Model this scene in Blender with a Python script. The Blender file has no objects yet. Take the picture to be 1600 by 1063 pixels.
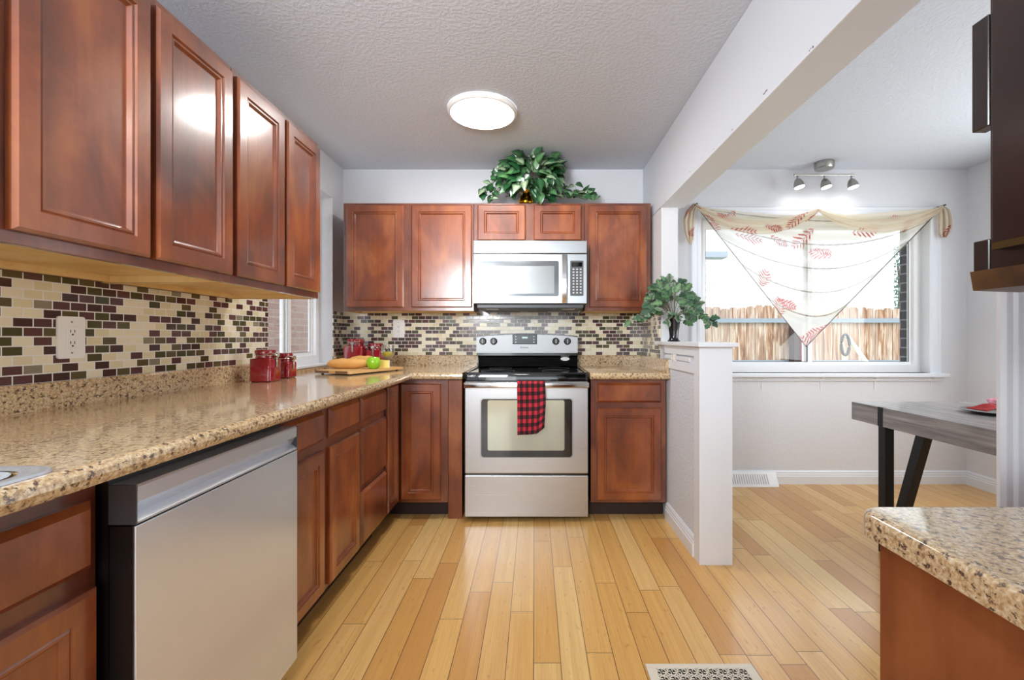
import bpy, bmesh, math, random
from mathutils import Vector, Matrix, Euler, noise as mnoise
random.seed(7)
C = bpy.context.scene.collection
sc = bpy.context.scene
PI = math.pi

# ------------------------------------------------------------------ camera
F = 700.0; VX, VY = 835.0, 528.0; H = 1.13
cam = bpy.data.cameras.new('camera'); camo = bpy.data.objects.new('camera', cam); C.objects.link(camo)
cam.sensor_width = 36; cam.lens = F / 1600 * 36
cam.shift_x = -(VX - 800) / 1600; cam.shift_y = (VY - 531.5) / 1600
cam.clip_start = 0.02; cam.clip_end = 200
camo.location = (0, 0, H); camo.rotation_euler = (PI / 2, 0, 0)
sc.camera = camo
# ------------------------------------------------------------------ light and exposure
sc.view_settings.view_transform = 'Standard'; sc.view_settings.look = 'None'
sc.view_settings.gamma = 1; sc.view_settings.exposure = 0.0
sc.cycles.max_bounces = 10; sc.cycles.diffuse_bounces = 5; sc.cycles.glossy_bounces = 4
sc.cycles.transparent_max_bounces = 16; sc.cycles.use_denoising = True
sc.cycles.sample_clamp_indirect = 6.0; sc.cycles.caustics_reflective = False; sc.cycles.caustics_refractive = False
w = bpy.data.worlds.new('world'); sc.world = w; w.use_nodes = True
wn = w.node_tree; wb = wn.nodes['Background']
wb.inputs[0].default_value = (0.86, 0.93, 1.0, 1); wb.inputs[1].default_value = 2.8

def area(name, loc, rot, sx, sy, power, col=(1, 1, 1), shape='RECTANGLE', spread=PI):
    l = bpy.data.lights.new(name, 'AREA'); l.shape = shape; l.size = sx; l.size_y = sy
    l.energy = power; l.color = col; l.spread = spread
    o = bpy.data.objects.new(name, l); C.objects.link(o); o.location = loc; o.rotation_euler = rot
    return o
sun = bpy.data.lights.new('sun', 'SUN'); sun.energy = 1.6; sun.angle = 0.02; sun.color = (1, .96, .9)
so = bpy.data.objects.new('sun', sun); C.objects.link(so)
so.rotation_euler = Vector((-.35, .7, -.85)).to_track_quat('-Z', 'Y').to_euler()
# added fill light in the unseen rear opening, standing in for daylight
area('rear_fill', (-.95, -2.9, 1.25), (PI / 2, 0, 0), .98, 1.9, 22, (.95, .98, 1))
# added soft fill behind the camera, standing in for a bounced ceiling flash
area('bounce_fill', (.1, -1.7, 1.3), Vector((0, .35, 1)).to_track_quat('-Z', 'Y').to_euler(), 1.1, 1.1, 14, (.90, .965, 1))
area('forward_fill', (-.84, -.6, 1.82), Vector((.16, 1, .12)).to_track_quat('-Z', 'Y').to_euler(), .6, .6, 32, (.90, .955, 1), spread=1.9)  # added front fill, standing in for a flash left of the camera
area('dining_fill', (3.3, 1.9, 1.5), (PI / 2, 0, PI / 2), 1.6, 1.3, 38, (.95, .98, 1))  # added fill light in front of the windowless right wall
# kitchen ceiling fixture, plus one added out of view (diffusers built below)
area('ceiling_lamp_light', (-.297, 2.565, 2.395), (0, 0, 0), .34, .34, 15, (1, .985, .96), 'DISK')
area('added_lamp_light', (-.25, -.75, 2.395), (0, 0, 0), .34, .34, 13, (1, .985, .96), 'DISK')  # added unseen ceiling lamp, brightens the near end of the room

# ------------------------------------------------------------------ helpers
def lin(c):
    if isinstance(c, str):
        c = [int(c[i:i + 2], 16) / 255 for i in (0, 2, 4)]
    else:
        c = [x / 255 for x in c]
    return tuple(x / 12.92 if x <= .04045 else ((x + .055) / 1.055) ** 2.4 for x in c) + (1,)

class NT:
    def __init__(s, name):
        s.m = bpy.data.materials.new(name); s.m.use_nodes = True
        s.t = s.m.node_tree; s.b = s.t.nodes['Principled BSDF']; s.out = s.t.nodes['Material Output']
    def n(s, typ, **kw):
        nd = s.t.nodes.new(typ)
        for k, v in kw.items(): setattr(nd, k, v)
        return nd
    def link(s, a, b): s.t.links.new(a, b)
    def put(s, sock, v):
        if hasattr(v, 'is_output') or isinstance(v, bpy.types.NodeSocket): s.link(v, sock)
        else: sock.default_value = v
    def math(s, op, a, b=None, c=None, clamp=False):
        nd = s.n('ShaderNodeMath', operation=op, use_clamp=clamp)
        s.put(nd.inputs[0], a)
        if b is not None: s.put(nd.inputs[1], b)
        if c is not None: s.put(nd.inputs[2], c)
        return nd.outputs[0]
    def coord(s, kind='Object'): return s.n('ShaderNodeTexCoord').outputs[kind]
    def sep(s, v):
        nd = s.n('ShaderNodeSeparateXYZ'); s.link(v, nd.inputs[0]); return nd.outputs
    def comb(s, x=0, y=0, z=0):
        nd = s.n('ShaderNodeCombineXYZ')
        for i, v in enumerate((x, y, z)): s.put(nd.inputs[i], v)
        return nd.outputs[0]
    def mapping(s, v, scale=(1, 1, 1), loc=(0, 0, 0)):
        nd = s.n('ShaderNodeMapping'); s.link(v, nd.inputs[0]); nd.inputs[3].default_value = scale
        s.put(nd.inputs[1], loc); return nd.outputs[0]
    def noise(s, v, scale, detail=3, rough=.5, dist=0):
        nd = s.n('ShaderNodeTexNoise'); s.link(v, nd.inputs['Vector']); nd.inputs['Scale'].default_value = scale
        nd.inputs['Detail'].default_value = detail; nd.inputs['Roughness'].default_value = rough
        nd.inputs['Distortion'].default_value = dist; return nd.outputs[0]
    def vor(s, v, scale, feature='F1', out=0):
        nd = s.n('ShaderNodeTexVoronoi', feature=feature); s.link(v, nd.inputs['Vector'])
        nd.inputs['Scale'].default_value = scale; return nd.outputs[out]
    def white(s, v):
        nd = s.n('ShaderNodeTexWhiteNoise', noise_dimensions='3D'); s.link(v, nd.inputs['Vector']); return nd.outputs[0]
    def ramp(s, f, stops, interp='LINEAR'):
        nd = s.n('ShaderNodeValToRGB'); s.link(f, nd.inputs[0]); cr = nd.color_ramp; cr.interpolation = interp
        while len(cr.elements) < len(stops): cr.elements.new(.5)
        for e, (p, c) in zip(cr.elements, stops):
            e.position = p; e.color = lin(c) if not isinstance(c, float) else (c, c, c, 1)
        return nd.outputs[0]
    def mix(s, f, a, b, mode='MIX'):
        nd = s.n('ShaderNodeMix', data_type='RGBA', blend_type=mode)
        s.put(nd.inputs[0], f)
        for i, v in ((6, a), (7, b)): s.put(nd.inputs[i], lin(v) if isinstance(v, (str,)) else v)
        return nd.outputs[2]
    def bump(s, h, strength=.3, dist=.002):
        nd = s.n('ShaderNodeBump'); s.link(h, nd.inputs['Height']); nd.inputs['Strength'].default_value = strength
        nd.inputs['Distance'].default_value = dist; s.link(nd.outputs[0], s.b.inputs['Normal']); return nd
    def set(s, **kw):
        names = dict(col='Base Color', rough='Roughness', metal='Metallic', coat='Coat Weight', coatr='Coat Roughness',
                     spec='Specular IOR Level', emis='Emission Color', emstr='Emission Strength', alpha='Alpha', trans='Transmission Weight', ior='IOR')
        for k, v in kw.items():
            if k in ('col', 'emis') and isinstance(v, str): v = lin(v)
            s.put(s.b.inputs[names[k]], v)
        return s

M = {}
def simple(name, col, rough=.5, metal=0, coat=0, bump=0, bscale=100, **kw):
    t = NT(name); t.set(col=col, rough=rough, metal=metal, coat=coat, **kw)
    if bump:
        t.bump(t.noise(t.coord(), bscale, 3), bump, .002)
    M[name] = t.m; return t

# wood of the cabinets -------------------------------------------------
def wood(name, dark, mid, light, rough=.36, coat=1.0, coatr=.15, vert=True):
    t = NT(name); co = t.coord()
    rnd = t.n('ShaderNodeObjectInfo').outputs['Random']
    off = t.comb(t.math('MULTIPLY', rnd, 13.1), t.math('MULTIPLY', rnd, 7.7), t.math('MULTIPLY', rnd, 3.3))
    p = t.mapping(co, (1, 1, .55) if vert else (.5, 1, 1), off)
    blotch = t.noise(p, 5.5, 5, .55, .4)
    p2 = t.mapping(co, (60, 60, 2.5) if vert else (2.5, 60, 60), off)
    grain = t.noise(p2, 1.0, 4, .6)
    f = t.math('ADD', t.math('MULTIPLY', blotch, .8), t.math('MULTIPLY', grain, .13))
    col = t.ramp(f, [(.3, dark), (.47, mid), (.64, light)])
    t.set(col=col, rough=rough, coat=coat, coatr=coatr); t.b.inputs['Coat IOR'].default_value = 1.58
    t.bump(t.noise(co, 14, 3), .10, .004)
    M[name] = t.m
wood('cherry_panel', '58260e', '823e1b', 'a45c2a')
wood('frame_wood', '4c2012', '6e331b', '8a4c2a')
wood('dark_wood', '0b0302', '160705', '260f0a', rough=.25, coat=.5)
wood('panel_wood', '582812', '82431f', '9f5f34', coat=.2, rough=.5)
wood('pale_wood', 'd9b268', 'e8c582', 'f2d79c', rough=.6, coat=0)
wood('raw_edge', '150b06', '38220f', '644521', rough=.5, coat=.2, vert=False)
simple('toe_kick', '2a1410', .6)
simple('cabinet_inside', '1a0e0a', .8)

# paint ----------------------------------------------------------------
def paint(name, col, scale, strength, dist=.003, rough=.75):
    t = NT(name); co = t.coord(); n1 = t.noise(co, scale, 4, .55)
    t.set(col=col, rough=rough); t.bump(t.ramp(n1, [(.42, 0.0), (.6, 1.0)]), strength, dist); M[name] = t.m
paint('wall_paint', 'dcdde0', 85, .28)
paint('ceiling_paint', 'd3d9e2', 60, .25, .004)
paint('trim_paint', 'e4e8ee', 20, .04, .002, .35)
paint('half_wall_paint', 'd6dce4', 60, .5)
simple('white_vinyl', 'f0f1f2', .3)
simple('white_plastic', 'f2f1ee', .3)
simple('slot', '1c1a18', .6)
simple('hem_thread', '5c544c', .8)
simple('gasket', '15161a', .5)
# beam paint with chipped spots
t = NT('beam_paint'); co = t.coord()
x, y, z = t.sep(co)
edge = t.math('MULTIPLY', t.math('LESS_THAN', z, 2.03), t.math('LESS_THAN', x, .846))
chip = t.math('GREATER_THAN', t.noise(t.mapping(co, (1, .5, 1)), 26, 4, .6), .665)
t.set(col=t.mix(t.math('MULTIPLY', edge, chip), lin('dde2e9'), lin('4a4642')), rough=.6); t.bump(t.noise(co, 70, 4), .2, .002); M['beam_paint'] = t.m

# steel ----------------------------------------------------------------
def steel(name, col, rough, horiz=True):
    t = NT(name); co = t.coord()
    p = t.mapping(co, (2, 2, 400) if horiz else (400, 400, 2))
    n1 = t.noise(p, 1, 3); big = t.noise(co, 2.5, 2)
    t.set(col=col, metal=.9, rough=t.math('ADD', t.math('MULTIPLY', n1, .12), rough - .06))
    t.b.inputs['Anisotropic'].default_value = .4
    nd = t.n('ShaderNodeBump'); nd.inputs['Strength'].default_value = .04; nd.inputs['Distance'].default_value = .001
    t.link(n1, nd.inputs['Height'])
    nd2 = t.n('ShaderNodeBump'); nd2.inputs['Strength'].default_value = .06; nd2.inputs['Distance'].default_value = .01
    t.link(big, nd2.inputs['Height']); t.link(nd.outputs[0], nd2.inputs['Normal']); t.link(nd2.outputs[0], t.b.inputs['Normal'])
    if name == 'steel_vertical': t.set(metal=.66)
    M[name] = t.m
steel('steel', 'bcbcbd', .3)
steel('steel_vertical', 'dfe8f4', .22, True)
steel('brushed_light', 'a6a9ac', .32)
t = simple('satin_silver', 'b4b6b8', .5, .55)
simple('chrome', 'dcdcdc', .12, 1)
simple('nickel', 'a9a7a2', .28, 1)
simple('black_enamel', '0a0a0b', .12, coat=.4)
simple('black_glass', '08090a', .05, coat=.6)
simple('black_plastic', '141414', .35)
simple('dark_grey_plastic', '4a4c4f', .4)
simple('oven_glass', 'a9ab9c', .06, .6)
simple('display', '2a363c', .3)
simple('led_text', 'cfe6e6', .4, emis='9fd8d8', emstr=.15)
simple('black_metal', '17181b', .4, .3)
simple('key_grey', 'c4c6c8', .4)
simple('microwave_glass', '6e7174', .12, .5)
simple('microwave_mesh', '8d8f90', .22, .55)

# granite laminate ------------------------------------------------------
def granite(name, k=1.0):
    t = NT(name); co = t.coord()
    a = t.noise(t.mapping(co, (1, .8, 1)), 115 * k, 6, .7, .12)
    b = t.noise(t.mapping(co, (1, 1, 1), (5, 3, 1)), 190 * k, 4, .6)
    c = t.noise(t.mapping(co, (1, 1, 1), (1, 7, 3)), 22 * k, 3, .5)
    base = t.ramp(b, [(.34, '9c7e5c'), (.45, 'c2a67e'), (.55, 'd4c09a'), (.68, 'e6dcc6')])
    base = t.mix(t.math('MULTIPLY', c, .45), base, lin('c9a67c'))
    col = t.mix(t.ramp(a, [(.40, 1.0), (.455, 0.0)]), base, lin('59453a'))
    dk2 = t.ramp(t.noise(t.mapping(co, (1, 1, 1), (9, 9, 9)), 70 * k, 5, .65, .1), [(.585, 0.0), (.64, 1.0)])
    col = t.mix(t.math('MULTIPLY', dk2, .7), col, lin('8a6a4e'))
    t.set(col=col, rough=.16, coat=.5, coatr=.06); M[name] = t.m
granite('granite', .8); granite('granite_coarse', 1.15)

# mosaic ----------------------------------------------------------------
def mosaic(name, axis):
    t = NT(name); x, y, z = t.sep(t.coord())
    u = x if axis == 'x' else y
    U = t.math('DIVIDE', u, .0527); V = t.math('DIVIDE', t.math('SUBTRACT', z, .995), .0276)
    row = t.math('FLOOR', V); par = t.math('FLOORED_MODULO', row, 2.0)
    UU = t.math('ADD', U, t.math('MULTIPLY', par, .5)); cell = t.math('FLOOR', UU)
    fu = t.math('SUBTRACT', UU, cell); fv = t.math('SUBTRACT', V, row)
    du = t.math('MULTIPLY', t.math('MINIMUM', fu, t.math('SUBTRACT', 1.0, fu)), .0527)
    dv = t.math('MULTIPLY', t.math('MINIMUM', fv, t.math('SUBTRACT', 1.0, fv)), .0276)
    d = t.math('MINIMUM', du, dv)
    tile = t.ramp(t.math('MULTIPLY', d, 300.0), [(.40, 0.0), (.62, 1.0)])
    vec = t.comb(cell, row, 3.7 if axis == 'x' else 9.1)
    r = t.white(vec); r2 = t.white(t.comb(row, cell, 5.5))
    kind = t.ramp(r, [(0, 'ebe2c8'), (.21, 'e0d5b2'), (.40, '5c3c3c'), (.58, '48302e'), (.73, '4b4628'), (.90, '5d5335'), (.965, '8b8470')], 'CONSTANT')
    col = t.mix(t.math('MULTIPLY', r2, .22), kind, lin('d8c8a0'), 'SOFT_LIGHT')
    wav = t.noise(t.mapping(t.coord(), (1, 1, 1)), 90, 2)
    col = t.mix(tile, lin('eceae4'), col)
    t.set(col=col, rough=t.math('SUBTRACT', .6, t.math('MULTIPLY', tile, .48)), coat=0.2, coatr=.05)
    h = t.math('ADD', tile, t.math('MULTIPLY', wav, .35))
    t.bump(h, .35, .0015); M[name] = t.m
mosaic('mosaic_back', 'x'); mosaic('mosaic_side', 'y')

# bamboo floor -----------------------------------------------------------
t = NT('bamboo'); x, y, z = t.sep(t.coord())
U = t.math('DIVIDE', t.math('ADD', x, 10.02), .0945); ci = t.math('FLOOR', U); fu = t.math('SUBTRACT', U, ci)
r1 = t.white(t.comb(ci, 1.0, 2.0))
V = t.math('ADD', t.math('DIVIDE', y, .93), t.math('MULTIPLY', r1, 7.0)); ri = t.math('FLOOR', V); fv = t.math('SUBTRACT', V, ri)
pr = t.white(t.comb(ci, ri, 4.0))
du = t.math('MULTIPLY', t.math('MINIMUM', fu, t.math('SUBTRACT', 1.0, fu)), .0945)
dv = t.math('MULTIPLY', t.math('MINIMUM', fv, t.math('SUBTRACT', 1.0, fv)), .93)
d = t.math('MINIMUM', du, dv)
gap = t.ramp(t.math('MULTIPLY', d, 300.0), [(.24, 1.0), (.5, 0.0)])
si = t.math('FLOOR', t.math('MULTIPLY', fu, 5.0))
sr = t.white(t.comb(t.math('ADD', si, t.math('MULTIPLY', ci, 9.0)), ri, 8.0))
fib = t.noise(t.comb(t.math('MULTIPLY', x, 260.0), t.math('MULTIPLY', y, 5.0), t.math('MULTIPLY', pr, 30.0)), 1.0, 4, .6)
nod = t.noise(t.comb(t.math('MULTIPLY', x, 55.0), t.math('MULTIPLY', y, 22.0), pr), 1.0, 2, .4)
base = t.ramp(pr, [(0, 'cc9450'), (.35, 'dfac62'), (.7, 'e8ba70'), (1, 'efcb88')])
c2 = t.mix(t.math('MULTIPLY', sr, .35), base, lin('c48e50'))
c2 = t.mix(t.math('MULTIPLY', t.ramp(fib, [(.35, 1.0), (.65, 0.0)]), .28), c2, lin('a8733a'))
c2 = t.mix(t.math('MULTIPLY', t.ramp(nod, [(.66, 0.0), (.74, 1.0)]), .35), c2, lin('a06c36'))
c2 = t.mix(t.math('MULTIPLY', gap, .95), c2, lin('4a2c14'))
t.set(col=c2, rough=.3, coat=.25, coatr=.14)
t.bump(t.math('SUBTRACT', 1.0, gap), .25, .001); M['bamboo'] = t.m

# brick, siding, outdoors -------------------------------------------------
def brick(name, axis, c1, c2, mort, k=1):
    t = NT(name); x, y, z = t.sep(t.coord()); nd = t.n('ShaderNodeTexBrick')
    t.link(t.comb(x if axis == 'x' else y, z, 0.0), nd.inputs[0])
    nd.inputs['Color1'].default_value = lin(c1); nd.inputs['Color2'].default_value = lin(c2); nd.inputs['Mortar'].default_value = lin(mort)
    nd.inputs['Scale'].default_value = 1; nd.inputs['Brick Width'].default_value = .21 * k; nd.inputs['Row Height'].default_value = .075 * k
    nd.inputs['Mortar Size'].default_value = .006; nd.inputs['Bias'].default_value = 0
    t.set(col=nd.outputs[0], rough=.85); t.bump(t.noise(t.coord(), 60, 3), .3); M[name] = t.m
brick('brick_pink', 'y', '937a74', '886b66', '978a84'); brick('brick_dark', 'y', '2c282e', '38333a', '77757c')
brick('brick_dark_x', 'x', '2c282e', '38333a', '77757c')
t = NT('fence_wood'); x, y, z = t.sep(t.coord())
bi = t.math('FLOOR', t.math('DIVIDE', x, .14)); rr = t.white(t.comb(bi, 2.0, 2.0))
g = t.noise(t.comb(t.math('MULTIPLY', x, 22.0), rr, t.math('MULTIPLY', z, 2.2)), 1, 4, .6, .5)
t.set(col=t.mix(t.math('MULTIPLY', rr, .5), t.ramp(g, [(.35, '6c4228'), (.48, '9f7656'), (.62, 'c6b6a6')]), lin('bcb0a6')), rough=.8); M['fence_wood'] = t.m
simple('fence_rail', '86929e', .7); simple('house_siding', 'f1f2f4', .7); simple('roof_grey', '9aa4ae', .8)
simple('post_red', '701e24', .6); simple('post_dark', '2e211d', .7); simple('grass', '8a9a66', .9, bump=.5, bscale=30); simple('bark', '6b5a4c', .9)
simple('tree_leaf', '6f8a80', .7)
simple('red_glaze', '8e1720', .12, coat=.6); simple('white_glaze', 'ece8e0', .3)
simple('gold', 'c8901e', .14, 1)
simple('black_vase', '0d1017', .12, coat=.5)
simple('stem', '4c5a30', .7); simple('stem_grey', '6d6552', .8)
simple('bread', 'dca65c', .75, bump=.4, bscale=60); simple('cheese', 'e8cf6c', .5); simple('cheese_rind', 'f1e9cf', .6)
simple('apple_green', '8cc322', .25, coat=.3)
simple('white_wine', 'e6d848', .1, coat=.3)
simple('board_wood', 'd0a468', .55); simple('board_dark', '7a5c42', .55)
simple('red_cloth', '9c2020', .8); simple('pink_flower', 'e6a0b0', .7)
simple('soil', '2c2018', .9)
simple('diffuser', 'ffffff', .4, emis='fffdf6', emstr=9.0)
simple('bulb', 'ffffff', .4, emis='fffdf4', emstr=12.0)
t = NT('clear_glass')   # thin window pane
tr = t.n('ShaderNodeBsdfTransparent'); gl = t.n('ShaderNodeBsdfGlossy'); gl.inputs['Roughness'].default_value = .01
fr = t.n('ShaderNodeLayerWeight'); fr.inputs[0].default_value = .5; mx = t.n('ShaderNodeMixShader')
t.link(t.math('ADD', .03, t.math('MULTIPLY', t.math('POWER', fr.outputs[1], 5.0), .5)), mx.inputs[0]); t.link(tr.outputs[0], mx.inputs[1]); t.link(gl.outputs[0], mx.inputs[2]); t.link(mx.outputs[0], t.out.inputs[0])
M['clear_glass'] = t.m
t = NT('wine_glass_clear')
tr = t.n('ShaderNodeBsdfTransparent'); gl = t.n('ShaderNodeBsdfGlossy'); gl.inputs['Roughness'].default_value = .02
lw = t.n('ShaderNodeLayerWeight'); lw.inputs[0].default_value = .55; mx = t.n('ShaderNodeMixShader')
t.link(lw.outputs[1], mx.inputs[0]); t.link(tr.outputs[0], mx.inputs[1]); t.link(gl.outputs[0], mx.inputs[2]); t.link(mx.outputs[0], t.out.inputs[0])
M['wine_glass_clear'] = t.m
# grey oak table top
t = NT('grey_oak'); x, y, z = t.sep(t.coord())
g = t.noise(t.comb(t.math('MULTIPLY', x, 30.0), t.math('MULTIPLY', y, 2.0), t.math('MULTIPLY', z, 30.0)), 1, 5, .65, .3)
t.set(col=t.ramp(g, [(.3, '5c5757'), (.5, '857f7d'), (.7, 'aaa39f')]), rough=.35, coat=.15); M['grey_oak'] = t.m
# plaid towel
t = NT('plaid'); x, y, z = t.sep(t.coord('UV'))
px_ = t.math('GREATER_THAN', t.math('FRACT', t.math('MULTIPLY', x, 5.0)), .5)
py_ = t.math('GREATER_THAN', t.math('FRACT', t.math('MULTIPLY', y, 9.0)), .5)
s_ = t.math('MULTIPLY', t.math('ADD', px_, py_), .5)
t.set(col=t.ramp(s_, [(0, 'c02436'), (.4, '5e1620'), (.9, '140b10')], 'CONSTANT'), rough=.9); M['plaid'] = t.m
# vertex coloured leaf and cloth
def vcol(name, rough, coat=0, trans=0):
    t = NT(name); a = t.n('ShaderNodeVertexColor', layer_name='col')
    t.set(col=a.outputs[0], rough=rough, coat=coat); M[name] = t
vcol('pothos_leaf', .3, .3); vcol('ivy_leaf', .55)
M['pothos_leaf'] = M['pothos_leaf'].m; M['ivy_leaf'] = M['ivy_leaf'].m
t = NT('sheer'); a = t.n('ShaderNodeVertexColor', layer_name='col')
df = t.n('ShaderNodeBsdfDiffuse'); tl = t.n('ShaderNodeBsdfTranslucent'); tp = t.n('ShaderNodeBsdfTransparent')
t.link(a.outputs[0], df.inputs[0]); t.link(a.outputs[0], tl.inputs[0])
m1 = t.n('ShaderNodeMixShader'); m1.inputs[0].default_value = .5; t.link(df.outputs[0], m1.inputs[1]); t.link(tl.outputs[0], m1.inputs[2])
m2 = t.n('ShaderNodeMixShader'); t.link(a.outputs[1], m2.inputs[0]); t.link(tp.outputs[0], m2.inputs[1]); t.link(m1.outputs[0], m2.inputs[2]); t.link(m2.outputs[0], t.out.inputs[0])
M['sheer'] = t.m

# mesh builder ------------------------------------------------------------
class MB:
    def __init__(s): s.bm = bmesh.new()
    def box(s, x0, x1, y0, y1, z0, z1, bev=0, seg=1, mi=0):
        r = bmesh.ops.create_cube(s.bm, size=1)
        vs = r['verts']
        for v in vs:
            v.co = Vector((x0 + (v.co.x + .5) * (x1 - x0), y0 + (v.co.y + .5) * (y1 - y0), z0 + (v.co.z + .5) * (z1 - z0)))
        fs = set(f for v in vs for f in v.link_faces)
        for f in fs: f.material_index = mi
        if bev:
            es = list(set(e for v in vs for e in v.link_edges))
            bmesh.ops.bevel(s.bm, geom=es, offset=bev, segments=seg, affect='EDGES', profile=.5)
        return s
    def lathe(s, prof, c=(0, 0, 0), n=32, axis='z', cap=True, mi=0):
        rings = []
        for r, h in prof:
            ring = []
            for i in range(n):
                a = 2 * PI * i / n; p = (r * math.cos(a), r * math.sin(a), h)
                if axis == 'y': p = (p[0], p[2], p[1])
                if axis == 'x': p = (p[2], p[0], p[1])
                ring.append(s.bm.verts.new(Vector(p) + Vector(c)))
            rings.append(ring)
        fs = []
        for a, b in zip(rings, rings[1:]):
            for i in range(n):
                fs.append(s.bm.faces.new((a[i], a[(i + 1) % n], b[(i + 1) % n], b[i])))
        if cap:
            fs.append(s.bm.faces.new(rings[0][::-1])); fs.append(s.bm.faces.new(rings[-1]))
        for f in fs: f.material_index = mi
        bmesh.ops.recalc_face_normals(s.bm, faces=fs)
        return s
    def tube(s, pts, r, n=10, closed=False, mi=0, cap=True):
        pts = [Vector(p) for p in pts]; rings = []; up = Vector((0, 0, 1))
        rs = r if isinstance(r, (list, tuple)) else [r] * len(pts)
        for i, p in enumerate(pts):
            if closed: d = pts[(i + 1) % len(pts)] - pts[i - 1]
            else: d = pts[min(i + 1, len(pts) - 1)] - pts[max(i - 1, 0)]
            d.normalize()
            a = d.cross(up)
            if a.length < .05: a = d.cross(Vector((1, 0, 0)))
            a.normalize(); b = d.cross(a).normalized()
            rings.append([s.bm.verts.new(p + rs[i] * (math.cos(2 * PI * k / n) * a + math.sin(2 * PI * k / n) * b)) for k in range(n)])
        fs = []
        prs = list(zip(rings, rings[1:])) + ([(rings[-1], rings[0])] if closed else [])
        for a, b in prs:
            for i in range(n): fs.append(s.bm.faces.new((a[i], a[(i + 1) % n], b[(i + 1) % n], b[i])))
        if cap and not closed:
            fs.append(s.bm.faces.new(rings[0][::-1])); fs.append(s.bm.faces.new(rings[-1]))
        for f in fs: f.material_index = mi
        bmesh.ops.recalc_face_normals(s.bm, faces=fs)
        return s
    def prism(s, poly, a0, a1, axis='y', mi=0):
        """poly: 2d points; axis y -> (x,z), x -> (y,z), z -> (x,y)"""
        def P(p, a):
            return Vector((p[0], a, p[1])) if axis == 'y' else Vector((a, p[0], p[1])) if axis == 'x' else Vector((p[0], p[1], a))
        A = [s.bm.verts.new(P(p, a0)) for p in poly]; B = [s.bm.verts.new(P(p, a1)) for p in poly]; n = len(poly)
        fs = [s.bm.faces.new(A[::-1]), s.bm.faces.new(B)]
        for i in range(n): fs.append(s.bm.faces.new((A[i], A[(i + 1) % n], B[(i + 1) % n], B[i])))
        for f in fs: f.material_index = mi
        bmesh.ops.recalc_face_normals(s.bm, faces=fs)
        return s
    def rings(s, x0, x1, z0, z1, y, prof, mi=0):
        """nested rectangles facing -y: prof = (inset, height towards -y)"""
        L = []
        for ins, h in prof:
            L.append([s.bm.verts.new(Vector(p)) for p in ((x0 + ins, y - h, z0 + ins), (x1 - ins, y - h, z0 + ins), (x1 - ins, y - h, z1 - ins), (x0 + ins, y - h, z1 - ins))])
        fs = []
        for a, b in zip(L, L[1:]):
            for i in range(4): fs.append(s.bm.faces.new((a[i], a[(i + 1) % 4], b[(i + 1) % 4], b[i])))
        fs.append(s.bm.faces.new(L[-1])); fs.append(s.bm.faces.new(L[0][::-1]))
        for f in fs: f.material_index = mi
        return s
    def ball(s, c, r, sx=1, sy=1, sz=1, u=20, v=14):
        rr = bmesh.ops.create_uvsphere(s.bm, u_segments=u, v_segments=v, radius=r)
        for q in rr['verts']: q.co = Vector((q.co.x * sx, q.co.y * sy, q.co.z * sz)) + Vector(c)
        return s
    def build(s, name, mat, parent=None, smooth=False, loc=None, rot=None):
        me = bpy.data.meshes.new(name); s.bm.to_mesh(me); s.bm.free()
        for m in (mat if isinstance(mat, (list, tuple)) else [mat]): me.materials.append(M[m])
        if smooth:
            for p in me.polygons: p.use_smooth = True
            if hasattr(me, 'set_sharp_from_angle'): me.set_sharp_from_angle(angle=math.radians(40))
        o = bpy.data.objects.new(name, me); C.objects.link(o)
        if parent: o.parent = parent
        if loc: o.location = loc
        if rot: o.rotation_euler = rot
        return o

def tag(o, label, cat, group=None, kind=None):
    o['label'] = label; o['category'] = cat
    if group: o['group'] = group
    if kind: o['kind'] = kind
    return o
def thing(name, label, cat, loc=(0, 0, 0), rz=0, group=None):
    o = bpy.data.objects.new(name, None); C.objects.link(o); o.location = loc; o.rotation_euler = (0, 0, rz)
    return tag(o, label, cat, group)
def struct(o, label=None, cat=None):
    o['kind'] = 'structure'
    if label: o['label'] = label
    if cat: o['category'] = cat
    return o
def P(px, py, Y): return Vector(((px - VX) * Y / F, Y, H - (py - VY) * Y / F))

WL, WB, CEIL = -1.48, 3.47, 2.434      # left wall, back wall, ceiling
BX0, BX1 = .84, .985                   # beam
WR = 3.346

# ================================================================== structure
struct(MB().box(-1.7, 3.5, -3.2, 3.7, -.1, 0).build('floor', 'bamboo'), 'light bamboo plank floor running through kitchen and dining area', 'floor')
struct(MB().box(-1.7, 3.5, -3.2, 3.7, CEIL, CEIL + .1).build('ceiling', 'ceiling_paint'), 'white knockdown textured ceiling', 'ceiling')
# left wall with window opening
LW0, LW1, LZ0, LZ1 = 2.48, 3.285, .945, 2.155
m = MB()
m.box(-1.63, WL, -3.2, LW0, 0, CEIL).box(-1.63, WL, LW1, WB + .15, 0, CEIL).box(-1.63, WL, LW0, LW1, 0, LZ0).box(-1.63, WL, LW0, LW1, LZ1, CEIL)
struct(m.build('wall_left', 'wall_paint'), 'pale grey left kitchen wall', 'wall')
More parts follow.
